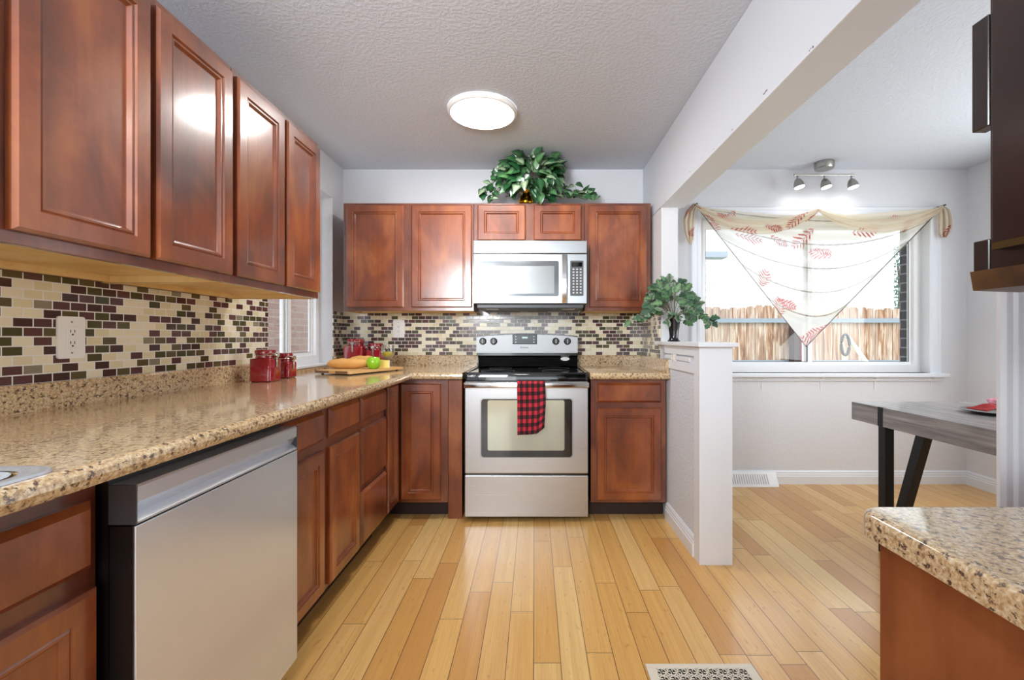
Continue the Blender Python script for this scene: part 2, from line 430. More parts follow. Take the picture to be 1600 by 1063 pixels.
# back wall with dining window opening
DX0, DX1, DZ0, DZ1 = 1.29, 3.06, .857, 2.062
m = MB()
m.box(WL, DX0, WB, WB + .15, 0, CEIL).box(DX1, WR + .15, WB, WB + .15, 0, CEIL).box(DX0, DX1, WB, WB + .15, 0, DZ0).box(DX0, DX1, WB, WB + .15, DZ1, CEIL)
struct(m.build('wall_back', 'wall_paint'), 'pale grey back wall of kitchen and dining area', 'wall')
m = MB()
m.box(DX1 - .06, WR + .15, WB + .15, WB + .21, -.3, CEIL).box(DX0 - .4, DX0 - .0, WB + .15, WB + .21, -.3, CEIL)
struct(m.build('wall_outside', 'brick_dark'), 'dark brick outside beside the dining window', 'wall')
struct(MB().box(WR, WR + .15, -3.2, WB, 0, CEIL).build('wall_right', 'wall_paint'), 'pale grey right wall of dining area', 'wall')
m = MB(); m.box(-1.63, -1.4, -3.35, -3.2, 0, CEIL).box(.9, 3.5, -3.35, -3.2, 0, CEIL).box(-1.4, .9, -3.35, -3.2, 2.25, CEIL)
struct(m.build('wall_rear', 'wall_paint'))
# partition wall behind the right hand cabinets
m = MB(); m.box(.97, WR, .817, .93, 0, CEIL).box(.97, 1.07, -1.6, .805, 0, CEIL).box(.99, 1.07, .805, .817, 0, CEIL)
struct(m.build('wall_partition', 'wall_paint'), 'wall behind the near right cabinets', 'wall')
# fluted casing at partition end
m = MB()
prof = [(.842, .8165), (.842, .81), (.85, .806)]
for k in range(6):
    a = .856 + k * .019
    prof += [(a, .806), (a + .004, .811), (a + .011, .811), (a + .015, .806)]
prof += [(.975, .806), (.985, .812), (.985, .8165)]
m.prism(prof, 0, 2.0, 'z')
struct(m.build('trim_1', 'trim_paint'), 'fluted white casing rising behind the near right counter', 'trim')
# beam
struct(MB().box(BX0, BX1, -1.6, WB, 1.999, CEIL, .003).build('beam', 'beam_paint'), 'long white dropped beam between kitchen and dining ceiling', 'beam')
struct(MB().box(BX0 - .006, BX1 + .006, -1.6, 2.972, 1.992, 1.9995, .002).build('trim_2', 'trim_paint'))
# stub wall carrying the beam
struct(MB().box(.84, .95, 2.965, WB, 0, 1.9925).build('wall_stub', 'wall_paint'), 'short white wall stub carrying the far end of the beam', 'wall')
# half wall
m = MB(); m.box(.832, .972, 2.24, 2.965, 0, 1.083)
struct(m.build('wall_half', 'half_wall_paint'), 'textured white half wall between kitchen and dining area', 'wall')
m = MB(); m.box(.805, 1.0, 2.195, 3.0, 1.084, 1.106, .004, 2)
struct(m.build('trim_3', 'trim_paint'), 'flat white cap board on the half wall', 'trim')
m = MB()
m.box(.820, .984, 2.226, 2.2395, 0, 1.083)
m.box(.822, .832, 2.2397, 2.31, 0, 1.083)
m.box(.8225, .832, 2.3102, 2.84, 1.035, 1.083)
m.box(.824, .832, 2.3102, 2.84, .945, .995)
m.box(.972, .982, 2.2397, 2.31, 0, 1.083)
struct(m.build('trim_4', 'trim_paint'), 'white corner boards framing the half wall', 'trim')
# baseboards
def base_poly(sgn, at):  # profile across wall, z
    pts = [(0, 0), (.018, 0), (.018, .06), (.013, .066), (.015, .074), (.010, .082), (.012, .09), (.004, .104), (0, .104)]
    return [(at + sgn * a, b) for a, b in pts]
struct(MB().prism(base_poly(-1, WB), .95, WR, 'x').build('baseboard_back', 'trim_paint'), 'white moulded baseboard under the dining window', 'baseboard')
struct(MB().prism(base_poly(-1, WR), .93, WB, 'y').build('baseboard_right', 'trim_paint'), 'white moulded baseboard along the right wall', 'baseboard')
struct(MB().prism([(x, z) for x, z in base_poly(-1, .832)], 2.31, 2.8, 'y').build('baseboard_half_wall', 'trim_paint'), 'white moulded baseboard on the kitchen side of the half wall', 'baseboard')

# mosaic splash panels
TT, TB_ = 1.343, .995
m = MB(); m.box(WL, WL + .006, -1, LW0, TB_, TT + .03); m.box(WL, WL + .006, LW1, WB - .006, TB_, 1.325)
struct(m.build('wall_mosaic_left', 'mosaic_side'), 'cream brown and olive glass mosaic on the left wall', 'mosaic')
struct(MB().box(WL + .006, .834, WB - .006, WB, .9, 1.4).build('wall_mosaic_back', 'mosaic_back'), 'cream brown and olive glass mosaic behind the range', 'mosaic')
struct(MB().box(.834, .84, 2.985, WB - .006, TB_, 1.325).build('wall_mosaic_stub', 'mosaic_side'), 'narrow strip of glass mosaic on the wall stub', 'mosaic')

# ------------------------------------------------------------------ windows
def window(name, label, loc, rz, W, Hh, dep, ms=.5):
    """local: x across, y outwards from room face, z up from opening bottom"""
    r = bpy.data.objects.new(name, None); C.objects.link(r); r.location = loc; r.rotation_euler = (0, 0, rz)
    struct(r, label, 'window')
    f = .045
    m = MB()
    m.box(0, W, dep, dep + .05, 0, .058).box(0, W, dep, dep + .05, Hh - f, Hh).box(0, f, dep, dep + .05, .058, Hh - f).box(W - f, W, dep, dep + .05, .058, Hh - f)
    m.build('window_frame', 'white_vinyl', r)
    g = .022
    for k, (a, b, yy) in enumerate(((f, W * ms + .03, dep + .002), (W * ms - .025, W - f, dep + .026))):
        s = MB(); z0, z1 = .058, Hh - f; y0, y1 = yy, yy + .02
        ww = .035
        s.box(a, b, y0, y1, z0, z0 + g).box(a, b, y0, y1, z1 - g, z1).box(a, a + (g if k == 0 else ww), y0, y1, z0 + g, z1 - g).box(b - (ww if k == 0 else g), b, y0, y1, z0 + g, z1 - g)
        so_ = s.build('sash', 'white_vinyl', r)
        a2 = a + (g if k == 0 else ww); b2 = b - (ww if k == 0 else g)
        MB().box(a2 - .002, b2 + .002, y0 + .008, y0 + .012, z0 + g - .002, z1 - g + .002).build('pane', 'clear_glass', so_)
        q = MB()
        q.box(a2, a2 + .004, y0 + .004, y0 + .008, z0 + g, z1 - g).box(b2 - .004, b2, y0 + .004, y0 + .008, z0 + g, z1 - g).box(a2, b2, y0 + .004, y0 + .008, z0 + g, z0 + g + .003)
        q.build('gasket', 'gasket' if name == 'window_1' else 'nickel', so_)
    return r
w1 = window('window_1', 'wide sliding dining window with white casing, fence outside', (DX0, WB, DZ0), 0, DX1 - DX0, DZ1 - DZ0, .085)
W_, H_ = DX1 - DX0, DZ1 - DZ0
def casing(mb, x0, x1, z0, z1):
    cp = [(0, .0), (0, .010), (.012, .018), (.03, .018), (.034, .013), (.05, .013), (.054, .018), (.074, .018), (.08, .008), (.08, 0)]
    # vertical members: profile across x ; y negative into the room
    mb.prism([(x0 - a, -b) for a, b in cp], z0, z1 + .08, 'z'); mb.prism([(x1 + a, -b) for a, b in cp], z0, z1 + .08, 'z')
    mb.prism([(-b, z1 + a) for a, b in cp], x0, x1, 'x')
    return mb
casing(MB(), 0, W_, 0, H_).build('casing', 'trim_paint', w1)
MB().box(-.1, W_ + .115, -.055, .085, -.03, 0, .006, 2).build('sill', 'trim_paint', w1)
m = MB().box(-.08, W_ + .085, -.016, 0, -.062, -.03, .002)
m.build('apron', 'wall_paint', w1)
for px in (1190, 1282, 1366, 1454):
    X = (px - VX) * WB / F - DX0
    MB().prism([(-.04, -.03), (0, -.03), (0, -.13), (-.004, -.13), (-.006, -.05), (-.04, -.036)], X - .002, X + .002, 'x').build('bracket', 'white_vinyl', w1)

w2 = window('window_2', 'small sliding window above the left counter', (WL, LW0, LZ0), PI / 2, LW1 - LW0, LZ1 - LZ0, .10)
MB().box(-.0, LW1 - LW0, -.012, .1, -.012, .003, .003).build('sill', 'trim_paint', w2)

# ------------------------------------------------------------------ cabinets
DOOR = [(0, 0), (0, .013), (.007, .02), (.046, .02), (.050, .0145), (.0535, .0165), (.058, .0165), (.064, .008), (.066, .007)]
DRAW = [(0, 0), (0, .007), (.013, .02)]
def door(parent, x0, x1, z0, z1, y=0, name='door', mat='cherry'):
    m = MB(); m.rings(x0, x1, z0, z1, y, DOOR if name == 'door' else DRAW); return m.build(name, 'cherry_panel', parent)
def carcass(m, Wd, D, z0, z1, under=None):
    """frame face at y=0, box behind"""
    t = .018
    m.box(0, t, .018, D, z0, z1); m.box(Wd - t, Wd, .018, D, z0, z1); m.box(t, Wd - t, .018, D, z1 - t, z1)
    m.box(t, Wd - t, D - .006, D, z0, z1)
def faceframe(parent, Wd, z0, z1, openings, rail=.04):
    """solid face with dark reveal lines handled by door gaps"""
    m = MB(); m.box(0, Wd, 0, .018, z0, z1, .0015)
    return m.build('face_frame', 'frame_wood', parent)
def upper(name, label, loc, rz, Wd, D, z0, z1, doors, group=None, dk=False):
    r = thing(name, label, 'cabinet', loc, rz, group)
    m = MB(); carcass(m, Wd, D, z0, z1); m.build('body', 'frame_wood', r)
    MB().box(.018, Wd - .018, .0185, D - .008, z0 + .022, z0 + .034).build('bottom_panel', 'pale_wood', r)['label'] = 'pale unstained underside'
    m = MB(); m.box(.0182, .0195, .0185, D - .008, z0 + .0005, z0 + .022).box(Wd - .0195, Wd - .0182, .0185, D - .008, z0 + .0005, z0 + .022)
    m.box(.0, .018, .0185, D - .001, z0 - .0012, z0 - .0002).box(Wd - .018, Wd, .0185, D - .001, z0 - .0012, z0 - .0002)
    m.box(.02, Wd - .02, .0185, .0205, z0, z0 + .022).box(.02, Wd - .02, D - .03, D - .008, z0 + .002, z0 + .022)
    m.build('mounting_rail', 'pale_wood', r)
    faceframe(r, Wd, z0, z1, None)
    for a, b, c, d in doors: door(r, a, b, c, d)
    return r
# left uppers: front frame plane X=-1.045, u = world Y
UX = -1.045; UD = abs(WL - UX) - .001; UZ0, UZ1 = 1.318, 2.065
def left_upper(y0, y1, drs, label):
    return upper('wall_cabinet', label, (UX, y0, 0), PI / 2, y1 - y0, UD - .006, UZ0, UZ1, [(a - y0, b - y0, UZ0 + .027, UZ1 - .027) for a, b in drs], 'left wall cabinets')
left_upper(.245, .868, [(.27, .545), (.57, .848)], 'near left wall cabinet cut off by the photo edge')
left_upper(.87, 1.541, [(.884, 1.203), (1.222, 1.529)], 'left wall cabinet with two tall doors above the wall outlet')
left_upper(1.543, 2.165, [(1.555, 1.846), (1.866, 2.15)], 'left wall cabinet with two doors ending beside the small window')
# back uppers
UY = 3.155
def bx(px, Y=3.135): return (px - VX) * Y / F
def back_upper(x0, x1, z0, z1, drs, label):
    return upper('wall_cabinet', label, (x0, UY, 0), 0, x1 - x0, WB - UY - .007, z0, z1, [(bx(a) - x0, bx(b) - x0, c, d) for a, b, c, d in drs], 'back wall cabinets')
Z0, Z1 = 1.318, 2.078
back_upper(-1.345, -.427, Z0, Z1, [(540.5, 630.5, 1.343, 2.06), (642.5, 737, 1.343, 2.06)], 'back wall cabinet with two tall doors above bread and canisters')
back_upper(-.425, .352, 1.786, Z1, [(746, 821, 1.812, 2.063), (834, 908.5, 1.812, 2.063)], 'short wall cabinet with two small doors above the microwave')
back_upper(.354, .819, Z0, Z1, [(920.5, 1011, 1.343, 2.06)], 'single door wall cabinet right of the microwave')

# base cabinets
def base(name, label, loc, rz, Wd, D, doors, drawers, x0=0, group=None, ztop=.872):
    r = thing(name, label, 'cabinet', loc, rz, group)
    m = MB(); m.box(0, Wd, .019, D, .1, ztop); m.build('body', 'cabinet_inside', r)
    MB().box(0, Wd, 0, .0185, .1, .872, .0015).build('face_frame', 'frame_wood', r)
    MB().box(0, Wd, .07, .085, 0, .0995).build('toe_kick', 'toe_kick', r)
    for d in doors: door(r, *d)
    for d in drawers: door(r, *d, name='drawer')
    return r
BX = -.855; BD = abs(WL - BX) - .003
def left_base(y0, y1, drs, dws, label, ztop=.872):
    return base('base_cabinet', label, (BX, y0, 0), PI / 2, y1 - y0, BD, [(a - y0, b - y0, c, d) for a, b, c, d in drs], [(a - y0, b - y0, c, d) for a, b, c, d in dws], group='left base cabinets', ztop=ztop)
left_base(.0, .874, [(.02, .42, .115, .652), (.44, .861, .115, .652)], [(.02, .42, .69, .82), (.44, .856, .69, .82)], 'near left base cabinet below the sink', .73)
left_base(1.49, 2.164, [(1.508, 1.79, .115, .68), (1.844, 2.15, .115, .68)], [(1.508, 1.79, .717, .838), (1.844, 2.15, .717, .838)], 'base cabinet with two doors and two drawers beside the dishwasher')
left_base(2.166, 2.55, [], [(2.18, 2.541, .717, .838), (2.18, 2.541, .403, .684), (2.18, 2.541, .115, .376)], 'narrow base cabinet with a stack of three drawers')
# corner cabinet
BY = 2.80
r = thing('corner_cabinet', 'corner base cabinet with a folded L shaped door', 'cabinet', (0, 0, 0))
m = MB(); m.box(WL + .003, BX - .0, 2.552, WB - .003, .1, .872); m.box(BX, -.54, BY + .019, WB - .003, .1, .872); m.build('body', 'cabinet_inside', r)
MB().box(BX, -.54, BY, BY + .0185, .1, .872, .001).build('face_frame', 'frame_wood', r)
MB().box(BX - .0185, BX - .0002, 2.552, BY, .1, .872).build('side_frame', 'frame_wood', r)
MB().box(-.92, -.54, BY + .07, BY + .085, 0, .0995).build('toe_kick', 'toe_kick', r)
MB().rings(-.832, -.582, .12, .845, BY - .0005, DOOR).build('door', 'cherry_panel', r)
o = MB().rings(0, .2, .12, .845, 0, DOOR).build('door', 'cherry_panel', r, loc=(BX + .0005, 2.566, 0), rot=(0, 0, PI / 2))
o = tag(MB().box(-.538, -.452, BY - .002, WB - .004, .0, .872, .001).build('filler_panel', 'panel_wood'), 'plain upright wood filler panel left of the range', 'panel')
# right base
X0 = .352
base('base_cabinet', 'base cabinet with one drawer and one door right of the range', (X0, BY, 0), 0, .822 - X0, WB - BY - .003,
     [(.387 - X0, .79 - X0, .117, .693)], [(.387 - X0, .79 - X0, .727, .848)], group='back base cabinets')

# ------------------------------------------------------------------ countertops
def bullnose(x, z0, z1, sgn, n=6):
    r = (z1 - z0) / 2; pts = []
    for i in range(n + 1):
        a = PI / 2 - PI * i / n
        pts.append((x - sgn * r * .8 + sgn * r * .8 * math.cos(a), z0 + r + r * math.sin(a)))
    return pts
CT0, CT1 = .8745, .914
ct = thing('countertop', 'speckled tan laminate L shaped countertop with backsplash lip', 'countertop', (0, 0, 0))
CX, CY = -.745, 2.735
SX0, SX1, SY0, SY1 = -1.30, -.80, .10, .715     # sink hole
m = MB()
front = bullnose(CX, CT0, CT1, 1)
sec_front = [(SX1, CT1)] + front + [(SX1, CT0)]
m.prism(sec_front, -.3, CY, 'y')
m.box(SX0, SX1, SY1, CY, CT0, CT1)
m.box(WL + .001, SX0, -.3, CY, CT0, CT1)
m.box(SX0, SX1, -.3, SY0, CT0, CT1)
m.box(WL + .001, CX, CY, WB - .001, CT0, CT1)
back = [(WB - .001, CT1)] + [(CY + (CX - a), b) for a, b in [(p[0], p[1]) for p in front]] + [(WB - .001, CT0)]
m.prism([(WB - .008, CT1)] + [(CY + (CX - p[0]) , p[1]) for p in front] + [(WB - .008, CT0)], CX, -.441, 'x')
m.build('worktop', 'granite', ct, smooth=False)
lip = [(0, 0), (.02, 0), (.02, .075), (.016, .082), (0, .082)]
m = MB(); m.prism([(WL + .007 + a, CT1 + b) for a, b in lip], -.3, LW0, 'y')
m.box(WL + .007, WL + .027, LW0, LW1 + .0, CT1, LZ0 - .014)
m.prism([(WL + .007 + a, CT1 + b) for a, b in lip], LW1, WB - .007, 'y')
m.prism([(WB - .007 - a, CT1 + b) for a, b in lip], WL + .027, -.441, 'x')
m.build('backsplash_lip', 'granite', ct)
c2_ = thing('countertop', 'short speckled tan countertop between range and half wall', 'countertop', (0, 0, 0))
m = MB(); m.prism([(WB - .008, CT1)] + [(CY + (CX - p[0]), p[1]) for p in front] + [(WB - .008, CT0)], .342, .829, 'x'); m.build('worktop', 'granite', c2_, smooth=True)
m = MB(); m.prism([(WB - .007 - a, CT1 + b) for a, b in lip], .342, .81, 'x'); m.box(.81, .829, 2.75, WB - .007, CT1, CT1 + .082, .002); m.build('backsplash_lip', 'granite', c2_)
# near right counter
rc = thing('countertop', 'near right speckled tan countertop with rounded corner', 'countertop', (0, 0, 0))
rz0, rz1 = .885, .914
poly = [(.967, -.9), (.967, .578)]
for i in range(9):
    a = PI / 2 + (PI / 2) * i / 8; poly.append((.41 + .03 + .03 * math.cos(a), .578 - .03 + .03 * math.sin(a)))
poly.append((.41, -.9))
bm = bmesh.new(); vs = [bm.verts.new((x, y, rz0)) for x, y in poly]; f = bm.faces.new(vs)
ex = bmesh.ops.extrude_face_region(bm, geom=[f]); bmesh.ops.translate(bm, verts=[v for v in ex['geom'] if isinstance(v, bmesh.types.BMVert)], vec=(0, 0, rz1 - rz0))
bmesh.ops.recalc_face_normals(bm, faces=bm.faces[:])
es = [e for e in bm.edges if all(abs(v.co.z - rz1) < 1e-5 for v in e.verts) and not all(v.co.x > .96 for v in e.verts)]
bmesh.ops.bevel(bm, geom=es, offset=.008, segments=4, affect='EDGES', profile=.5)
mb = MB(); mb.bm.free(); mb.bm = bm; mb.build('worktop', 'granite_coarse', rc, smooth=True)
r = thing('base_cabinet', 'near right base cabinet with plain wood end panel', 'cabinet', (0, 0, 0))
MB().box(.447, .966, -.9, .52, .1, .884).build('body', 'cabinet_inside', r)
MB().box(.426, .446, -.9, .553, .0, .884, .001).build('end_panel', 'panel_wood', r)
MB().box(.447, .966, .521, .551, 0, .884).build('side_panel', 'panel_wood', r)
# near right upper cabinet (dark, back lit)
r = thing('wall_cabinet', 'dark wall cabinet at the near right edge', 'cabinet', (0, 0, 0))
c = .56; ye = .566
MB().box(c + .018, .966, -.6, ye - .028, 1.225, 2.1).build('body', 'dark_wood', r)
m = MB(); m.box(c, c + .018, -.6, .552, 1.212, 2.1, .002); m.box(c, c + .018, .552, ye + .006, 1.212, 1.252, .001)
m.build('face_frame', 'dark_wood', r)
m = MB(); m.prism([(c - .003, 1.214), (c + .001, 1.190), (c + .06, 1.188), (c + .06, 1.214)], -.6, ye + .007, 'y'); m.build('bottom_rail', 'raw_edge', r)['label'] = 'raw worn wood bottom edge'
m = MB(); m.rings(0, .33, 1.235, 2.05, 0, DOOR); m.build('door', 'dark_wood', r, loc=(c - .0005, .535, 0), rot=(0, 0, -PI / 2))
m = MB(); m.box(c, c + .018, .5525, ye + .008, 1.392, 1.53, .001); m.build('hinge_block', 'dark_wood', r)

# ------------------------------------------------------------------ sink
r = thing('sink', 'stainless steel drop in sink at the near left counter', 'sink', (0, 0, 0))
def rrect(x0, x1, y0, y1, rad, z, n=6):
    pts = []
    for cx_, cy_, a0 in ((x1 - rad, y1 - rad, 0), (x0 + rad, y1 - rad, PI / 2), (x0 + rad, y0 + rad, PI), (x1 - rad, y0 + rad, 1.5 * PI)):
        for i in range(n + 1):
            a = a0 + PI / 2 * i / n; pts.append((cx_ + rad * math.cos(a), cy_ + rad * math.sin(a), z))
    return pts
def loft(loops, cap=True):
    m = MB(); L = [[m.bm.verts.new(p) for p in lp] for lp in loops]; n = len(L[0])
    for a, b in zip(L, L[1:]):
        for i in range(n): m.bm.faces.new((a[i], a[(i + 1) % n], b[(i + 1) % n], b[i]))
    if cap: m.bm.faces.new(L[-1])
    return m
m = loft([rrect(-1.33, -.772, .06, .742, .04, .9145), rrect(-1.328, -.774, .062, .740, .04, .9185), rrect(-1.318, -.784, .072, .730, .04, .9195), rrect(-1.305, -.797, .085, .717, .045, .9165)], False)
m.build('rim', 'steel_vertical', r, smooth=True)
m = loft([rrect(-1.2985, -.8015, .1015, .7135, .05, .9165), rrect(-1.29, -.81, .11, .705, .06, .90), rrect(-1.28, -.82, .12, .695, .06, .76), rrect(-1.24, -.86, .16, .655, .06, .74)])
m.build('basin', 'steel_vertical', r, smooth=True)

# ------------------------------------------------------------------ dishwasher
dw = thing('dishwasher', 'stainless steel dishwasher under the left counter', 'dishwasher', (-.785, .878, 0), PI / 2)
DWW = .602
MB().box(.002, DWW - .004, .052, .60, .02, .868).build('body', 'black_plastic', dw)
MB().box(.0, DWW - .004, .0015, .050, .075, .760, .002).build('door_liner', 'black_plastic', dw)
MB().box(.0, DWW - .004, -.004, .001, .075, .760, .0015, 2).build('door', 'steel_vertical', dw)
m = MB(); m.prism([(-.004, .764), (-.004, .768), (.013, .781), (.006, .795), (-.003, .806), (-.004, .836), (.0, .840), (.050, .840), (.050, .764)], .004, DWW - .008, 'x')
m.build('handle_bar', 'steel_vertical', dw)
for a, b in ((0, .0035), (DWW - .0075, DWW - .004)):
    MB().box(a, b, -.004, .050, .763, .840).build('end_cap', 'dark_grey_plastic', dw)
MB().box(.0, DWW - .004, .08, .1, 0, .019).build('kick_plate', 'black_plastic', dw)
MB().box(.0, DWW - .004, .0305, .04, .869, .873).build('mounting_strip', 'nickel', dw)

# ------------------------------------------------------------------ range
rg = thing('range', 'stainless steel electric range with black cooktop', 'stove', (0, 0, 0))
RX0, RX1 = -.430, .332; RY = 2.745
MB().box(RX0 + .004, RX1 - .004, RY + .05, 3.44, .03, .893).build('body', 'black_enamel', rg)
# cooktop with rolled rim
m = loft([rrect(RX0, RX1, RY - .006, 3.42, .02, .868), rrect(RX0, RX1, RY - .006, 3.42, .02, .905), rrect(RX0 + .006, RX1 - .006, RY, 3.41, .02, .918), rrect(RX0 + .02, RX1 - .02, RY + .018, 3.40, .02, .918), rrect(RX0 + .024, RX1 - .024, RY + .022, 3.396, .02, .912)])
m.build('cooktop', 'black_glass', rg, smooth=True)
for cx_, cy_, rr_ in ((-.24, 2.93, .11), (.14, 2.93, .09), (-.24, 3.2, .08), (.14, 3.2, .11)):
    MB().lathe([(rr_ - .003, .9125), (rr_ - .003, .9132), (rr_, .9132), (rr_, .9125)], (cx_, cy_, 0), 40, cap=False).build('burner_ring', 'dark_grey_plastic', rg)
# backguard: lower black riser and silver panel with arched top
m = MB(); m.prism([(3.33, .918), (3.345, .93), (3.33, .985), (3.30, 1.0), (3.30, 1.018), (3.44, 1.018), (3.44, .918)], RX0 + .012, RX1 - .012, 'x'); m.build('riser', 'black_enamel', rg)
def arch(x0, x1, z0, z1, rise, n=16):
    return [(x0, z0), (x1, z0)] + [(x1 + (x0 - x1) * i / n, z1 + rise * math.sin(PI * i / n) ** .8) for i in range(n + 1)]
PX0, PX1 = -.450 + .022, .310 + .01
MB().prism(arch(PX0 + .0, PX1 - .0, 1.0, 1.142, .022), 3.312, 3.44).build('backguard', 'black_enamel', rg)
MB().prism(arch(PX0 + .003, PX1 - .003, 1.019, 1.134, .020), 3.283, 3.3115).build('control_panel', 'satin_silver', rg)
def pxz(px, py, Y): p = P(px, py, Y); return p.x, p.z
for px in (754.5, 771.5, 868.5, 886.5):
    x_, z_ = pxz(px, 533.5, 3.283)
    k = MB().lathe([(.0255, 3.2825), (.0255, 3.277), (.022, 3.274), (.021, 3.262), (.018, 3.259)], (x_, 0, z_), 28, 'y').build('knob', 'black_plastic', rg, smooth=True)
    MB().box(x_ - .0035, x_ + .0035, 3.252, 3.259, z_ - .016, z_ + .018, .001).build('grip', 'key_grey', k)
x0_, z1_ = pxz(801, 522.5, 3.283); x1_, z0_ = pxz(839, 538, 3.283)
dsp = MB().box(x0_, x1_, 3.279, 3.2828, z0_, z1_, .003).build('display', 'display', rg)
def text(body, size, loc, rot, mat, parent, name='lettering', ext=.0003):
    cu = bpy.data.curves.new(name, 'FONT'); cu.body = body; cu.size = size; cu.extrude = ext; cu.align_x = 'CENTER'; cu.align_y = 'CENTER'
    cu.materials.append(M[mat]); o = bpy.data.objects.new(name, cu); C.objects.link(o); bpy.context.view_layer.update()
    me = bpy.data.meshes.new_from_object(o.evaluated_get(bpy.context.evaluated_depsgraph_get())); bpy.data.objects.remove(o)
    o = bpy.data.objects.new(name, me); C.objects.link(o); o.location = loc; o.rotation_euler = rot; o.parent = parent; return o
MB().box((x0_ + x1_) / 2 - .02, (x0_ + x1_) / 2 + .02, 3.2783, 3.2789, z0_ + .042, z0_ + .054).build('clock_window', 'led_text', dsp)
m = MB()
for i in range(3):
    for sx in (-1, 1):
        xx = (x0_ + x1_) / 2 + sx * .066; zz = z0_ + .015 + i * .02
        MB().lathe([(.005, 3.2789), (.005, 3.2782)], (xx, 0, zz), 12, 'y').build('button', 'key_grey', dsp)
text('Amana', .022, (pxz(819, 543, 3.283)[0], 3.2825, pxz(819, 543, 3.283)[1]), (PI / 2, 0, 0), 'dark_grey_plastic', rg)
x_, z_ = pxz(883, 561.5, 3.32)
o = MB().lathe([(.033, 3.3305), (.033, 3.326)], (0, 0, 0), 28, 'y').build('badge', 'white_plastic', rg, loc=(x_, 0, z_ + .002)); o.scale = (1, 1, .42)
# oven door
od = MB().box(RX0 + .003, RX1 - .003, RY - .004, RY + .048, .298, .862, .005, 2).build('oven_door', 'steel', rg)
def ox(px): return (px - VX) * (RY - .005) / F
def oz(py): return H - (py - VY) * (RY - .005) / F
def rr_plate(x0, x1, z0, z1, rad, y0, y1):
    pts = [(p[0], p[1]) for p in rrect(x0, x1, z0, z1, rad, 0)]
    return MB().prism(pts, y0, y1, 'y')
rr_plate(ox(750), ox(896), oz(716), oz(622), .02, RY - .0065, RY - .0042).build('window_trim', 'brushed_light', od)
rr_plate(ox(752), ox(894), oz(714.5), oz(623.5), .018, RY - .0085, RY - .0067).build('window_border', 'black_glass', od)
rr_plate(ox(762), ox(882), oz(704), oz(625.5), .012, RY - .0100, RY - .0087).build('oven_window', 'oven_glass', od)
m = MB(); hz = (.822, .862)
m.box(RX0 + .002, RX1 - .002, RY - .050, RY - .032, .826, .860, .006, 3)
m.build('handle', 'chrome', od, smooth=True)
for a in (RX0 + .01, RX1 - .04): MB().box(a, a + .03, RY - .034, RY - .004, .832, .856, .002).build('handle_bracket', 'brushed_light', od)
MB().box(RX0 + .002, RX1 - .002, RY + .002, RY + .05, .03, .284, .004, 2).build('storage_drawer', 'steel', rg)
MB().box(RX0 + .006, RX1 - .006, RY + .012, RY + .05, .2845, .2975).build('gap_strip', 'black_enamel', rg)
for sx in (RX0 + .04, RX1 - .04):
    for sy in (RY + .1, 3.38): MB().lathe([(.018, 0), (.018, .03)], (sx, sy, 0), 12).build('foot', 'black_plastic', rg)

# towel
def cloth_grid(fn, nu, nv, name, mat, parent=None, uv=True, col=None, thick=0):
    bm = bmesh.new(); V = [[bm.verts.new(fn(i / nu, j / nv)) for i in range(nu + 1)] for j in range(nv + 1)]
    uvl = bm.loops.layers.uv.new('UVMap'); cl = bm.loops.layers.float_color.new('col') if col else None
    for j in range(nv):
        for i in range(nu):
            f = bm.faces.new((V[j][i], V[j][i + 1], V[j + 1][i + 1], V[j + 1][i])); f.smooth = True
            for lp, (a, b) in zip(f.loops, ((i, j), (i + 1, j), (i + 1, j + 1), (i, j + 1))):
                lp[uvl].uv = (a / nu, b / nv)
                if col: lp[cl] = col(a / nu, b / nv)
    me = bpy.data.meshes.new(name); bm.to_mesh(me); bm.free(); me.materials.append(M[mat])
    o = bpy.data.objects.new(name, me); C.objects.link(o)
    if parent: o.parent = parent
    if thick:
        s = o.modifiers.new('s', 'SOLIDIFY'); s.thickness = thick; s.offset = 0
    return o
def towel(u, v):
    # v 0 behind handle .. 1 front bottom
    x0, x1 = -.104, .066
    hy = RY - .041
    if v < .2:
        z = .70 + (.862 - .70) * (v / .2); y = hy + .0145
    elif v < .26:
        a = (v - .2) / .06 * PI; z = .861 + .006 * math.sin(a); y = hy + .0145 * math.cos(a)
    else:
        k = (v - .26) / .74; L = .31 - (.035 * max(0, (u - .72) / .28) if u > .72 else 0) * 1.0
        z = .861 - k * L; y = hy - .0145 - .006 * k + .004 * math.sin(u * 12) * k
        y -= .003 * math.sin(k * 9 + u * 3)
        x0 -= -.003 * k; x1 += .006 * math.sin(k * 5) * k
        z += .010 * (u - .5) * k
    return Vector((x0 + (x1 - x0) * u, y, z))
tag(cloth_grid(towel, 24, 70, 'dish_towel', 'plaid', thick=.003), 'red and black buffalo plaid dish towel hanging on the oven handle', 'towel')

# ------------------------------------------------------------------ microwave
mw = thing('microwave', 'stainless steel microwave mounted above the range', 'microwave', (0, 0, 0))
MY = 3.013; mx0, mx1 = (740 - VX) * MY / F, (917 - VX) * MY / F
def mx_(px): return (px - VX) * MY / F
def mz_(py): return H - (py - VY) * MY / F
MB().box(mx0 + .004, mx1 - .004, MY + .036, WB - .01, 1.358, 1.784).build('body', 'black_plastic', mw)
MB().box(mx0, mx1, MY + .001, MY + .035, mz_(396), 1.784, .003, 2).build('vent_panel', 'brushed_light', mw)
MB().box(mx0 + .003, mx1 - .003, MY + .01, MY + .035, mz_(396.8), mz_(396.2)).build('seam', 'black_plastic', mw)
md = MB().box(mx0, mx_(886), MY, MY + .035, mz_(474.5), mz_(397), .004, 2).build('door', 'brushed_light', mw)
rr_plate(mx_(752), mx_(873), mz_(463), mz_(408), .012, MY - .003, MY - .0005).build('window', 'microwave_glass', md)
